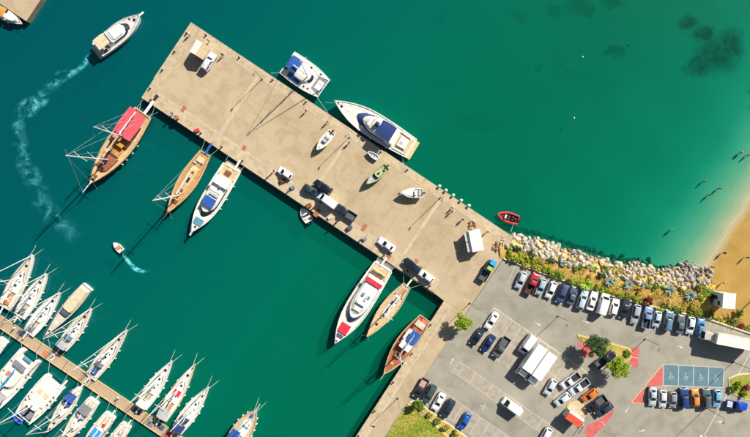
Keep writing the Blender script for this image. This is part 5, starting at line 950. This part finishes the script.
for i, (u, v, w, l) in enumerate([(40, 73.5, 4, 6), (112, 73, 4, 5), (206, 72, 4, 7), (256, 71, 4, 8), (318, 72, 4, 7), (208, 84, 5, 9), (292, 83, 5, 5)]):
    MB().prism(ppoly([pier(u, v), pier(u + w, v), pier(u + w, v + l), pier(u, v + l)], GZ), GZ - .02, GZ + .024, .005).build('access_cover', M_RUST, pr)
def crate(px, py, d, rz, c, label, name='crate', cat='crate'):
    p = P(px, py, GZ); t = thing(name, label, cat, (p.x, p.y, GZ + .015), rz); 
    MB().prism([(-d[0] / 2, -d[1] / 2), (d[0] / 2, -d[1] / 2), (d[0] / 2, d[1] / 2), (-d[0] / 2, d[1] / 2)], 0, d[2], .03).build('body', c, t); MB().box((0, 0, d[2] + .02), (d[0] + .06, d[1] + .06, .05)).build('lid', c, t)
crate(350, 227.6, (1.1, .9, .7), .5, C_SLATE, 'dark slate storage chest on pier edge below dark pickup', 'storage_chest', 'chest'); crate(309, 205.5, (1.2, .9, .5), .4, M_WOOD, 'brown wooden chest at pier edge above the white tender', 'storage_chest', 'chest'); crate(293, 187.5, (.9, .7, .5), .3, C_TEAL, 'blue-green fish crate at the pier edge near small white car', 'fish_crate', 'crate'); crate(197.5, 130.5, (1.0, .7, .5), .3, C_RED, 'red crate on pier edge between the two gulets', 'fish_crate', 'crate'); crate(177, 118, (1.0, .8, .5), .3, M_RUST, 'rust-brown crate on pier edge near the red-canopied gulet', 'fish_crate', 'crate'); crate(157, 97, (.9, .6, .5), .8, M_TRIM, 'black box on the pier corner near red-canopied gulet', 'fish_crate', 'crate')
crate(283, 181, (1.3, .9, .5), .4, M_WOODD, 'dark brown pallet box beside the small white car', 'pallet_box', 'crate'); crate(330, 217.5, (.9, .6, .45), .5, C_BEIGE, 'beige fish crate on the pier edge by the white van', 'fish_crate', 'crate'); crate(365, 239, (.8, .7, .5), .5, C_GREY, 'grey fish crate on the pier edge before the white saloon', 'fish_crate', 'crate')
# net heap and clutter by the kiosk corner
def heap(name, label, cat, px, py, r, m, seed, z=GZ, hgt=.5):
    q = random.Random(seed); p = P(px, py, z); b = MB()
    for k in range(26):
        a, d = q.uniform(0, 6.28), r * math.sqrt(q.random()); b.ball((d * math.cos(a), d * math.sin(a), hgt * (1 - d / r) * q.uniform(.4, 1)), (q.uniform(.2, .45) * r * .5, q.uniform(.2, .45) * r * .5, q.uniform(.12, .3)), 6, 4)
    o = b.build(name, m, None, True); o.location = (p.x, p.y, z + .05); tag(o, label, cat)
heap('net_heap', 'brown heap of fishing nets where the boulder bank meets the pier', 'net heap', 497.5, 246.5, 1.3, mat('brown_net', srgb(168, 128, 84), 0.95, var=.3, scale=4, bump=.6), 3); heap('net_heap', 'small rust-coloured net heap behind the white kiosk', 'net heap', 471.5, 225.5, 1.0, mat('rust_net', srgb(140, 96, 66), 0.95, var=.3, scale=4, bump=.6), 5, hgt=.4); heap('rubble_heap', 'pale rubble heap beside the fishing nets at the bank', 'rubble', 502, 241.5, 1.1, M_ROCKS[2], 9)
# ------------------------------------------------------------------ vegetation
def leaf_mat(name, c1, c2):
    m = mat(name, srgb(*c1), 0.65, var=0, scale=1.6, col2=srgb(*c2), detail=6); b = m.node_tree.nodes['Principled BSDF']; b.inputs['Subsurface Weight'].default_value = 0.0; return m
LM = {'green': leaf_mat('leaf_green', (88, 116, 30), (138, 162, 44)), 'lime': leaf_mat('leaf_lime', (118, 150, 26), (172, 190, 44)), 'yellow': leaf_mat('leaf_yellow_green', (160, 158, 36), (202, 180, 66)), 'dark': leaf_mat('leaf_dark', (56, 84, 42), (92, 118, 56)), 'blue': leaf_mat('leaf_blue_grey', (104, 128, 116), (160, 178, 166)), 'red': leaf_mat('leaf_red', (120, 44, 40), (150, 74, 58)), 'straw': leaf_mat('straw', (204, 170, 96), (220, 186, 110))}
def leaves(n, rx, ry, rz, size, seed, zc, clumps=7):
    q = random.Random(seed); b = MB(); cl = []
    for i in range(clumps):
        a_, d_ = i * 2.399 + q.uniform(-.4, .4), math.sqrt((i + .4) / clumps) * q.uniform(.6, .92); cl.append((d_ * math.cos(a_), d_ * math.sin(a_), q.uniform(-.15, .5) * (1.1 - d_), q.uniform(.2, .46) if i % 4 else q.uniform(.14, .26)))
    for k in range(n):
        c = cl[k % clumps]; d = Vector((q.gauss(0, 1), q.gauss(0, 1), q.gauss(0, 1))).normalized() * c[3] * q.random() ** .4
        p_ = Vector(((c[0] + d.x) * rx, (c[1] + d.y) * ry, zc + (c[2] + d.z) * rz))
        if p_.z < 0.03: p_.z = 0.03 + q.random() * .1
        nrm = (d + Vector((q.gauss(0, .5), q.gauss(0, .5), q.gauss(.3, .5)))).normalized(); a = nrm.orthogonal().normalized(); a = Matrix.Rotation(q.uniform(0, 6.28), 3, nrm) @ a; e = nrm.cross(a); s_ = size * q.uniform(.6, 1.3)
        b.add([p_ - a * s_, p_ + e * s_ * .5, p_ + a * s_, p_ - e * s_ * .5], [(0, 1, 2, 3)])
    return b
bush_me = {}
def bush(px, py, r_px, kind, label, grp='shrubs on the embankment', h=.8, name='shrub', z=None, var=None):
    k = (kind, rnd.randrange(3))
    if k not in bush_me: bush_me[k] = (leaves(620, 1, 1, .7, .15, len(kind) * 13 + k[1] * 31, .5).mesh('foliage', LM[kind]), MB().tube([(0, 0, -.2), (.05, .03, .5)], .06, 5, .03).mesh('stem', M_WOODD))
    zz = emb_z(px, py) if z is None else z; p = P(px, py, zz + .4); t = thing(name, label, 'shrub', (p.x, p.y, zz - .03), rnd.uniform(0, 6.28), grp); s_ = r_px * S; t.scale = (s_, s_, h)
    link('foliage', bush_me[k][0], t); link('stem', bush_me[k][1], t)
def rosette(px, py, r_px, kind, label, grp, n=34, z=None, trunk=.3, name='agave'):
    zz = emb_z(px, py) if z is None else z; p = P(px, py, zz + .5); t = thing(name, label, 'plant', (p.x, p.y, zz - .02), rnd.uniform(0, 6), grp); r = r_px * S; ms = []
    for v in range(3):
        b = MB(); up = (.25, .6, 1.0)[v]; prev = [(0, -.05, 0), (0, .05, 0)]
        pts_ = [(0, .05, 0), (.35 * r, .085, .3 * r * up + .06), (.75 * r, .06, .42 * r * up), (r, .0, .36 * r * up - .05)]
        L_ = [(x, y, z_) for x, y, z_ in pts_]; R_ = [(x, -y, z_) for x, y, z_ in pts_]; C_ = [(x, 0, z_ - .03) for x, y, z_ in pts_]
        b.rings([[a, c, d] for a, c, d in zip(L_, C_, R_)], False, False, False); ms.append(b.mesh('leaf', LM[kind]))
    MB().cyl((0, 0, trunk / 2), .12, trunk, 7).build('stem', M_WOOD, t)
    for k in range(n):
        o = link('leaf', ms[k % 3], t); o.location = (0, 0, trunk); o.rotation_euler = (0, rnd.uniform(-.2, .15), k * 2.399 + rnd.uniform(-.2, .2)); s_ = rnd.uniform(.75, 1.1); o.scale = (s_, s_ * 1.6, s_)
gB_ = 'shrubs on the embankment'
for i, (x, y, r, k, lb) in enumerate([(517, 249, 4.5, 'dark', 'dark shrub among the first boulders beside the pier'), (531, 255, 5, 'dark', 'dark rounded shrub on the bank above the red pickup'), (510, 252.5, 4, 'lime', 'lime shrub at the bank corner nearest the kiosk'), (518, 259, 5.5, 'lime', 'lime low shrub above the silver hatchback'), (527, 264, 5.5, 'yellow', 'yellow-green low shrub above the red pickup'), (509.5, 258, 3.5, 'lime', 'small lime shrub at the wall start near dark pickup'), (535.5, 267.5, 4, 'yellow', 'yellowish small shrub above the pale blue hatchback'), (550, 272, 4.5, 'lime', 'bright lime shrub against the wall above white hatchback'), (556.5, 274, 4.5, 'green', 'green shrub against the wall above dark blue car'), (551, 260, 4, 'dark', 'dark shrub at the boulder edge mid bank'), (562, 262.5, 4.5, 'dark', 'dark grey-green shrub in the dry grass'), (578, 266, 5.5, 'green', 'full green shrub with yellow tips at the boulder edge'), (575, 264, 4, 'yellow', 'yellow shrub tip beside the full green shrub'), (568.5, 281, 3.2, 'green', 'small green shrub against the wall beside slate saloon'), (597, 288, 3.5, 'lime', 'small lime shrub against the wall near the young palm'), (608, 291, 3.2, 'lime', 'small lime shrub against the wall above the white van'), (613, 270, 5, 'yellow', 'yellow-green shrub between boulders and dry grass'), (620, 273.5, 4.5, 'yellow', 'second yellow-green shrub along boulder edge'), (601, 276, 3.5, 'dark', 'small dark shrub at the boulder foot'), (628, 296, 4.2, 'green', 'green shrub against wall above the black saloon'), (636, 299, 4.2, 'lime', 'lime shrub against wall above the silver estate car'), (648, 283.5, 5, 'yellow', 'yellow-green shrub right behind the grey boulders'), (655, 287, 4.5, 'green', 'green shrub behind grey boulders near red bush'), (660, 309, 3.8, 'lime', 'lime shrub beside the red bush along wall'), (676, 309.5, 4, 'green', 'green shrub against wall above steel blue car'), (695, 306.5, 5, 'yellow', 'yellow shrub on the bank near the tall hut'), (690, 314.5, 3.5, 'lime', 'lime shrub against wall above the silver hatchback'), (707, 292, 6.5, 'green', 'large green shrub between boulders and the tall hut'), (700, 288, 5, 'green', 'green shrub at the beach end of the boulders'), (713, 299, 4, 'dark', 'dark shrub in the shadow of tall hut'), (711, 317, 5.5, 'green', 'green shrub at the corner above the lorry cab'), (722, 320, 6, 'yellow', 'yellow-green shrub in front of the tall hut'), (731, 323, 5.5, 'green', 'green shrub row between hut and lorry'), (742, 327, 4.5, 'red', 'reddish-brown shrub above the cream lorry'), (739, 313, 5, 'green', 'green shrub beside the tall hut wall'), (750, 329, 5, 'green', 'green shrub at the far end above the lorry'), (588, 266, 3.5, 'yellow', 'small yellow shrub on the dry slope by boulders'), (541, 261, 4, 'straw', 'straw-coloured tussock above the dark shrub'), (668, 303.5, 4, 'straw', 'straw-coloured tussock near the wall and red bush'), (640, 290, 4, 'straw', 'straw-coloured tussock in the middle of the bank'), (590, 277, 4, 'straw', 'straw-coloured tussock near the young palm')]):
    bush(x, y, r, k, lb, gB_, h=rnd.uniform(.7, 1.15))
hq = random.Random(21); HX = [511, 514.5, 523, 531.5, 540, 544.5, 561.5, 575, 591, 602.5, 614, 620.5, 642, 664.5, 671, 682, 697, 702, 706]; HN = ['pier corner', 'silver hatchback', 'red pickup', 'pale blue-grey hatchback', 'first white hatchback', 'gap beside white hatchback', 'dark blue car', 'slate saloon', 'white saloon', 'white panel van', 'second white hatchback', 'black saloon', 'blue-grey pickup', 'silver compact car', 'steel blue car', 'grey-green saloon', 'bright blue hatchback', 'lorry cab', 'wall bend']
for x, nm in zip(HX, HN): k_ = hq.choice(['lime', 'yellow', 'green', 'lime']); bush(x, wall_y(x) - hq.uniform(3.5, 5), hq.uniform(3.2, 4.6), k_, {'lime': 'lime', 'yellow': 'yellow-green', 'green': 'green'}[k_] + ' low hedge shrub against the wall by the ' + nm, gB_, h=hq.uniform(.5, .9))
for x, y, k_, lb in [(521, 253, 'lime', 'lime shrub just below the first boulders'), (536, 260.5, 'lime', 'lime shrub between the dark shrub and hedge'), (544.5, 264, 'yellow', 'yellow shrub in the dry grass near the pier end'), (526, 258, 'yellow', 'yellow shrub among limes near the pier end'), (513, 247, 'lime', 'lime shrub tucked between boulders and net heap'), (606, 270.5, 'green', 'green shrub against boulders mid bank'), (636, 279.5, 'yellow', 'yellow shrub pressed against the boulders'), (661, 285.5, 'lime', 'lime shrub under the grey boulders'), (683, 291, 'yellow', 'yellow shrub between the two large agaves'), (594, 269, 'lime', 'lime shrub behind the boulders by the palm'), (703, 297, 'lime', 'lime shrub between large agave and hut'), (699, 312, 'lime', 'lime shrub near the hut and bright blue hatchback')]: bush(x, y, hq.uniform(3.6, 5.2), k_, lb, gB_, h=hq.uniform(.6, 1.0))
bush(649, 301, 6, 'red', 'dark red bush on the bank above the blue-grey pickup', gB_, h=1.5)
gA_ = 'agaves on the embankment'
for x, y, r, lb in [(609, 282, 5.5, 'blue-grey agave in dry grass above the white hatchback'), (628.5, 285, 5.5, 'blue-grey agave below the grey boulders'), (670, 290.5, 6.5, 'large blue-grey agave near the steel blue car'), (690, 295.5, 6.5, 'large spiky blue-grey agave near the tall hut'), (613.5, 281, 4, 'small blue-grey agave hugging its larger neighbour'), (645, 285, 3.5, 'small blue-grey agave beside yellow-green shrub'), (563, 263, 4, 'grey-green agave among the dark shrubs')]: rosette(x, y, r, 'blue', lb, gA_)
rosette(585.5, 284, 7.5, 'lime', 'young green palm with spiky fronds against the wall', 'palms', 30, None, .8, 'palm')
rosette(752, 302, 11, 'dark', 'dark palm at the edge of the sand beside hut', 'palms', 30, None, 4.5, 'palm')
for x, y, r, k, lb in [(415.5, 404.5, 5, 'lime', 'lime shrub in the planted verge by dark pickup'), (421.5, 408, 4, 'green', 'green shrub in planted verge behind the green-grey car'), (430.5, 414.5, 3.5, 'yellow', 'yellow-green shrub in planted verge behind white saloon'), (438, 420.5, 4, 'green', 'green shrub in planted verge behind the slate car'), (446.5, 427.5, 4, 'yellow', 'yellow-green shrub in planted verge by the empty bay'), (455, 433.5, 4.5, 'green', 'green shrub in planted verge by the blue hatchback'), (733, 390, 4.5, 'green', 'green shrub on the kerbed island beside blue pickup'), (738, 385, 4, 'lime', 'lime shrub on kerbed island by the disabled bays'), (747, 388, 4, 'red', 'reddish shrub on the kerbed island'), (744, 394, 4, 'green', 'green shrub at the kerb above the bright blue pickup'), (604, 349, 4, 'yellow', 'yellow-green shrub on triangular island'), (628, 354, 4.2, 'green', 'small rounded green shrub at the triangular island tip')]:
    bush(x, y, r, k, lb, 'shrubs in car park planting', h=rnd.uniform(.8, 1.3), z=GZ + .17)
def tree(px, py, r_px, hgt, kind, label, seed, n=5200, zb=GZ + .12):
    p = P(px, py, zb + hgt * .8); t = thing('tree', label, 'tree', (p.x, p.y, zb), 0, 'trees in the car park'); r = r_px * S; q = random.Random(seed)
    tr = MB().tube([(0, 0, -.1), (.05, .02, hgt * .3), (.0, .08, hgt * .6)], .17, 8, .08); 
    for k in range(6):
        a = k * 1.05 + q.uniform(-.3, .3); tr.tube([(0, 0, hgt * q.uniform(.3, .5)), (r * .35 * math.cos(a), r * .35 * math.sin(a), hgt * .68), (r * .7 * math.cos(a), r * .7 * math.sin(a), hgt * .82)], .06, 5, .02)
    tr.build('trunk', M_WOODD, t); b = leaves(n, r * .95, r * .95, hgt * .34, .17, seed, hgt * .74, 22); b.build('crown', LM[kind], t)
tree(463.2, 322.5, 9, 4.2, 'lime', 'round bright green tree between quay and car park', 4)
tree(597.5, 346, 12.5, 5.2, 'dark', 'dark green tree on the triangular island beside red paint', 6, 7500)
tree(618, 368, 12, 5.0, 'lime', 'light green round tree at the lower side of triangular island', 9, 7500)
tree(419, 404.5, 4.5, 3.4, 'green', 'small green tree at the lawn corner by the dark pickup', 12, 2200)
# grass tufts on bank, lawn and islands (uncountable)
def grass(name, inside, box, n, m, label, seed, zf):
    q = random.Random(seed); b = MB(); k = 0
    while k < n:
        x, y = q.uniform(box[0], box[2]), q.uniform(box[1], box[3])
        if not inside(x, y): continue
        k += 1; z = zf(x, y); c = P(x, y, z); a = q.uniform(0, 6.28); l = q.uniform(.12, .3); w = q.uniform(.05, .1); dx, dy = math.cos(a), math.sin(a)
        b.add([(c.x - dy * w, c.y + dx * w, z), (c.x + dy * w, c.y - dx * w, z), (c.x + dx * l * .7, c.y + dy * l * .7, z + l)], [(0, 1, 2)])
    tag(b.build(name, m), label, 'grass', kind='stuff')
on_bank = lambda x, y: fl(x) + 1 < y < wall_y(x) - 1.5
grass('dry_grass', on_bank, (506, 240, 714, 320), 9000, LM['straw'], 'dry straw-coloured grass covering the planted bank', 1, lambda x, y: emb_z(x, y) - .02)
grass('green_grass', lambda x, y: on_bank(x, y) and math.sin(x * .23) + math.sin(y * .4 + x * .11) > .1, (506, 240, 714, 320), 5000, LM['yellow'], 'patches of yellow-green grass on the planted bank', 2, lambda x, y: emb_z(x, y) - .02)
on_lawn = lambda x, y: y > 405 and (x - 407) > -.66 * (y - 404) + 1 and (x - 420) * .86 < (y - 412) * 1.0 - 2 and y < 470
grass('lawn_grass', on_lawn, (360, 405, 452, 470), 7000, LM['lime'], 'short green lawn grass at the quay side', 3, lambda x, y: GZ + .06)
# ------------------------------------------------------------------ people
M_SKIN = mat('skin', srgb(190, 140, 112), 0.6, var=.05); M_HAIR = mat('dark_hair', srgb(44, 32, 26), 0.8)
def person_mesh(pose):
    sk = {'pel': (0, 0, .93, .14), 'chest': (.02, 0, 1.28, .16), 'neck': (.02, 0, 1.48, .055), 'head': (.05, 0, 1.63, .105), 'crown': (.03, 0, 1.74, .06)}
    st = .22 if pose == 'walk' else .02; ed = [('pel', 'chest'), ('chest', 'neck'), ('neck', 'head'), ('head', 'crown')]
    for s_, n_ in ((1, 'l'), (-1, 'r')):
        f = st * s_
        sk.update({n_ + 'hip': (0, s_ * .10, .86, .095), n_ + 'kne': (f * .6 + .03, s_ * .11, .48, .065), n_ + 'ank': (f * .9 - .02, s_ * .11, .09, .045), n_ + 'toe': (f * .9 + .16, s_ * .13, .04, .04), n_ + 'sho': (.0, s_ * .19, 1.40, .065), n_ + 'elb': (-f * .6, s_ * .27, 1.12, .045), n_ + 'wri': (-f * .9 + .12, s_ * .27, .88, .032), n_ + 'han': (-f * .95 + .17, s_ * .26, .78, .035)})
        ed += [('pel', n_ + 'hip'), (n_ + 'hip', n_ + 'kne'), (n_ + 'kne', n_ + 'ank'), (n_ + 'ank', n_ + 'toe'), ('chest', n_ + 'sho'), (n_ + 'sho', n_ + 'elb'), (n_ + 'elb', n_ + 'wri'), (n_ + 'wri', n_ + 'han')]
    ks = list(sk); me_ = bpy.data.meshes.new('person_skeleton'); me_.from_pydata([sk[k][:3] for k in ks], [(ks.index(a), ks.index(b_)) for a, b_ in ed], [])
    o = bpy.data.objects.new('tmp', me_); COL.objects.link(o); md = o.modifiers.new('s', 'SKIN')
    for i, k in enumerate(ks): me_.skin_vertices[0].data[i].radius = (sk[k][3], sk[k][3])
    me_.skin_vertices[0].data[0].use_root = True; ss = o.modifiers.new('u', 'SUBSURF'); ss.levels = 1; ss.render_levels = 1
    dg = bpy.context.evaluated_depsgraph_get(); r = bpy.data.meshes.new_from_object(o.evaluated_get(dg)); bpy.data.objects.remove(o); r.materials.clear(); r.materials.append(M_SKIN); r.name = 'person_body'; return r
PB = {k: person_mesh(k) for k in ('walk', 'stand')}
def person(px, py, z, ang, shirt, legs, label, pose='walk'):
    p = P(px, py, z + .9); t = thing('person', label, 'person', (p.x, p.y, z), ang, None); link('body', PB[pose], t)
    rr = lambda zc, rx, ry: [(rx * math.cos(a), ry * math.sin(a), zc) for a in np.linspace(0, 2 * math.pi, 11)[:-1]]
    MB().ball((.03, 0, 1.70), (.125, .105, .10)).build('hair', M_HAIR, t)
    if shirt: 
        MB().rings([rr(.92, .17, .21), rr(1.15, .17, .20), rr(1.36, .18, .25), rr(1.45, .12, .17)], False, True).build('shirt', shirt, t, True)
    if legs: MB().rings([rr(.97, .16, .20), rr(.84, .18, .22), rr(.62, .17, .23)], True, False).build('shorts', legs, t, True)
sz = lambda x, y: float(seabed_z(np.array([x]), np.array([y]))[0])
PPL = [(724.5, 253, C_NAVY, C_SLATE, 'person in navy walking on the wet sand', 'walk'), (712.5, 267, C_GREY, C_NAVY, 'person in grey walking beside the last boulders', 'walk'), (747, 257.5, C_BLUE, C_WHITE, 'person in blue standing farther up the sand', 'stand'), (724.5, 283, C_WHITE, C_NAVY, 'person in white standing on sand above the hut', 'stand'), (704.7, 181, None, C_RED, 'wading bather in red shorts, farthest from the sand of the group of three', 'stand'), (719.5, 188.5, None, C_NAVY, 'wading bather in dark shorts nearest the sand', 'stand'), (710, 195, None, C_BLUE, 'wading bather in blue shorts in middle of the shallows', 'stand'), (672, 230, None, C_WHITE, 'lone bather in deeper water off the boulders', 'stand'), (741.8, 152.4, C_WHITE, C_NAVY, 'bather in white shirt in upper shallows', 'stand'), (748.5, 155, None, C_RED, 'bather beside the white-shirted bather in upper shallows', 'walk')]
for x, y, sh, lg, lb, po in PPL:
    z = max(sz(x, y), -1.15); person(x, y, z + .0, rnd.uniform(0, 6.28), sh, lg, lb, po)
for x, y, sh, lg, lb, po in [(453, 207.5, C_WHITE, C_NAVY, 'person in white on the pier between white boat and kiosk', 'walk'), (452, 211.5, C_SLATE, C_NAVY, 'person in slate clothes close behind the person in white', 'walk'), (463, 219.5, C_NAVY, C_SLATE, 'person in navy walking towards the kiosk', 'walk'), (487.5, 232, C_RED, C_NAVY, 'person in red behind the kiosk', 'stand'), (349, 142.5, C_SLATE, C_NAVY, 'person in slate by the large white yacht bow', 'stand'), (306, 110.5, C_GREY, C_NAVY, 'person in grey by the catamaran mooring', 'stand'), (189, 33.5, C_WHITE, C_SLATE, 'person in white at the pier end corner', 'stand'), (222.5, 54.5, C_NAVY, C_SLATE, 'person in navy near the pale silver car', 'walk'), (274, 170.5, C_RED, C_NAVY, 'person in red near the small white car', 'stand'), (337, 222, C_BLUE, C_NAVY, 'person in blue at the pier edge below white van', 'stand'), (208.5, 40.5, C_GREY, C_NAVY, 'person in grey beside the booth', 'walk'), (327.5, 121.5, C_SALM, C_SLATE, 'person in orange near the boat on trailer', 'walk'), (172, 113, C_CYAN, C_NAVY, 'person in light blue on pier edge above gulet', 'stand')]:
    person(x, y, GZ + .02, rnd.uniform(0, 6.28), sh, lg, lb, po)
# ------------------------------------------------------------------ wakes and buoys
def foam_mat():
    m = bpy.data.materials.new('wake_foam'); m.use_nodes = True; nt = m.node_tree; n = nt.nodes; L = nt.links.new; n.clear(); out = n.new('ShaderNodeOutputMaterial'); tr = n.new('ShaderNodeBsdfTransparent'); df = n.new('ShaderNodeBsdfDiffuse')
    at = n.new('ShaderNodeAttribute'); at.attribute_name = 'amount'; g = n.new('ShaderNodeNewGeometry'); a = n.new('ShaderNodeTexNoise'); a.inputs['Scale'].default_value = .28; a.inputs['Detail'].default_value = 9; a.inputs['Roughness'].default_value = .62; a.inputs['Distortion'].default_value = .8; L(g.outputs['Position'], a.inputs['Vector'])
    mr = n.new('ShaderNodeMapRange'); mr.inputs[1].default_value = .42; mr.inputs[2].default_value = .80; L(a.outputs['Fac'], mr.inputs[0]); mu = n.new('ShaderNodeMath'); mu.operation = 'MULTIPLY'; mu.use_clamp = True; L(mr.outputs[0], mu.inputs[0]); L(at.outputs['Fac'], mu.inputs[1])
    cr = n.new('ShaderNodeValToRGB'); cr.color_ramp.elements[0].color = (*srgb(10, 110, 125), 1); cr.color_ramp.elements[1].color = (*srgb(96, 200, 204), 1); L(mu.outputs[0], cr.inputs[0]); L(cr.outputs[0], df.inputs[0])
    mx = n.new('ShaderNodeMixShader'); L(mu.outputs[0], mx.inputs[0]); L(tr.outputs[0], mx.inputs[1]); L(df.outputs[0], mx.inputs[2]); L(mx.outputs[0], out.inputs[0]); return m
M_FOAM = foam_mat()
def wake(pts, label):
    # pts: (px, py, half width px, strength); Catmull-like resampling, strength falls to the edges
    P_ = np.array(pts, float); n = 60; s_ = np.linspace(0, len(P_) - 1, n); Q = np.stack([np.interp(s_, range(len(P_)), P_[:, k]) for k in range(4)], 1)
    for k in range(2): Q[1:-1, :2] = (Q[:-2, :2] + 2 * Q[1:-1, :2] + Q[2:, :2]) / 4
    V = []; F = []; A = []; m = 9
    for i in range(n):
        d = Q[min(i + 1, n - 1), :2] - Q[max(i - 1, 0), :2]; d /= np.linalg.norm(d); nn = np.array((-d[1], d[0]))
        for j in range(m):
            f = 2 * j / (m - 1) - 1; w = P(*(Q[i, :2] + nn * f * Q[i, 2]), 0); V.append((w.x, w.y, .03)); A.append(Q[i, 3] * (1 - f * f) * min(1, i / 2, (n - 1 - i) / 6))
    for i in range(n - 1):
        for j in range(m - 1): a = i * m + j; F.append((a, a + 1, a + m + 1, a + m))
    o = MB().add(V, F).build('wake', M_FOAM); at = o.data.attributes.new('amount', 'FLOAT', 'POINT'); at.data.foreach_set('value', A); tag(o, label, 'wake', kind='stuff')
wake([(99.5, 47, 5.5, 4.5), (93, 53, 5, 3.6), (86, 62, 4, 2.2), (76, 70, 5, 1.6), (64, 76, 7, 1.8), (54, 80, 9, 2.0), (47, 90, 9, .5), (40, 101, 9, 2.4), (27, 108, 12, 2.4), (19, 116, 9, .9), (18, 132, 9, 1.3), (22, 152, 11, 1.0), (28, 172, 12, 1.6), (38, 186, 12, .8), (42, 204, 13, 1.5), (58, 222, 13, 1.1), (78, 238, 12, .8), (100, 243, 10, .4)], 'turquoise propeller wash curling behind the moving motor yacht')
wake([(121, 250.5, 1.8, 5), (125, 257, 2.2, 5), (131, 265, 3.0, 4.5), (137, 270, 3.0, 4.0), (145, 271.5, 2.6, 1.2), (155, 270, 2, .6)], 'short curved wake behind the tiny white speedboat')
for x, y in ((582.5, 57), (574, 118), (629, 45)):
    p = P(x, y, 0); tag(MB().ball((0, 0, .1), (.21, .21, .2), 10, 6).build('buoy', M_GEL if y > 50 else M_BOL, None, True), 'tiny ' + ('white' if y > 50 else 'dark') + ' mooring buoy floating in the open bay' + (' closest to the pier' if y > 100 else ''), 'buoy').location = p
for pz in list(PROTO.values()):     # remove the vehicle prototypes
    for o in list(pz.children_recursive) + [pz]: bpy.data.objects.remove(o)
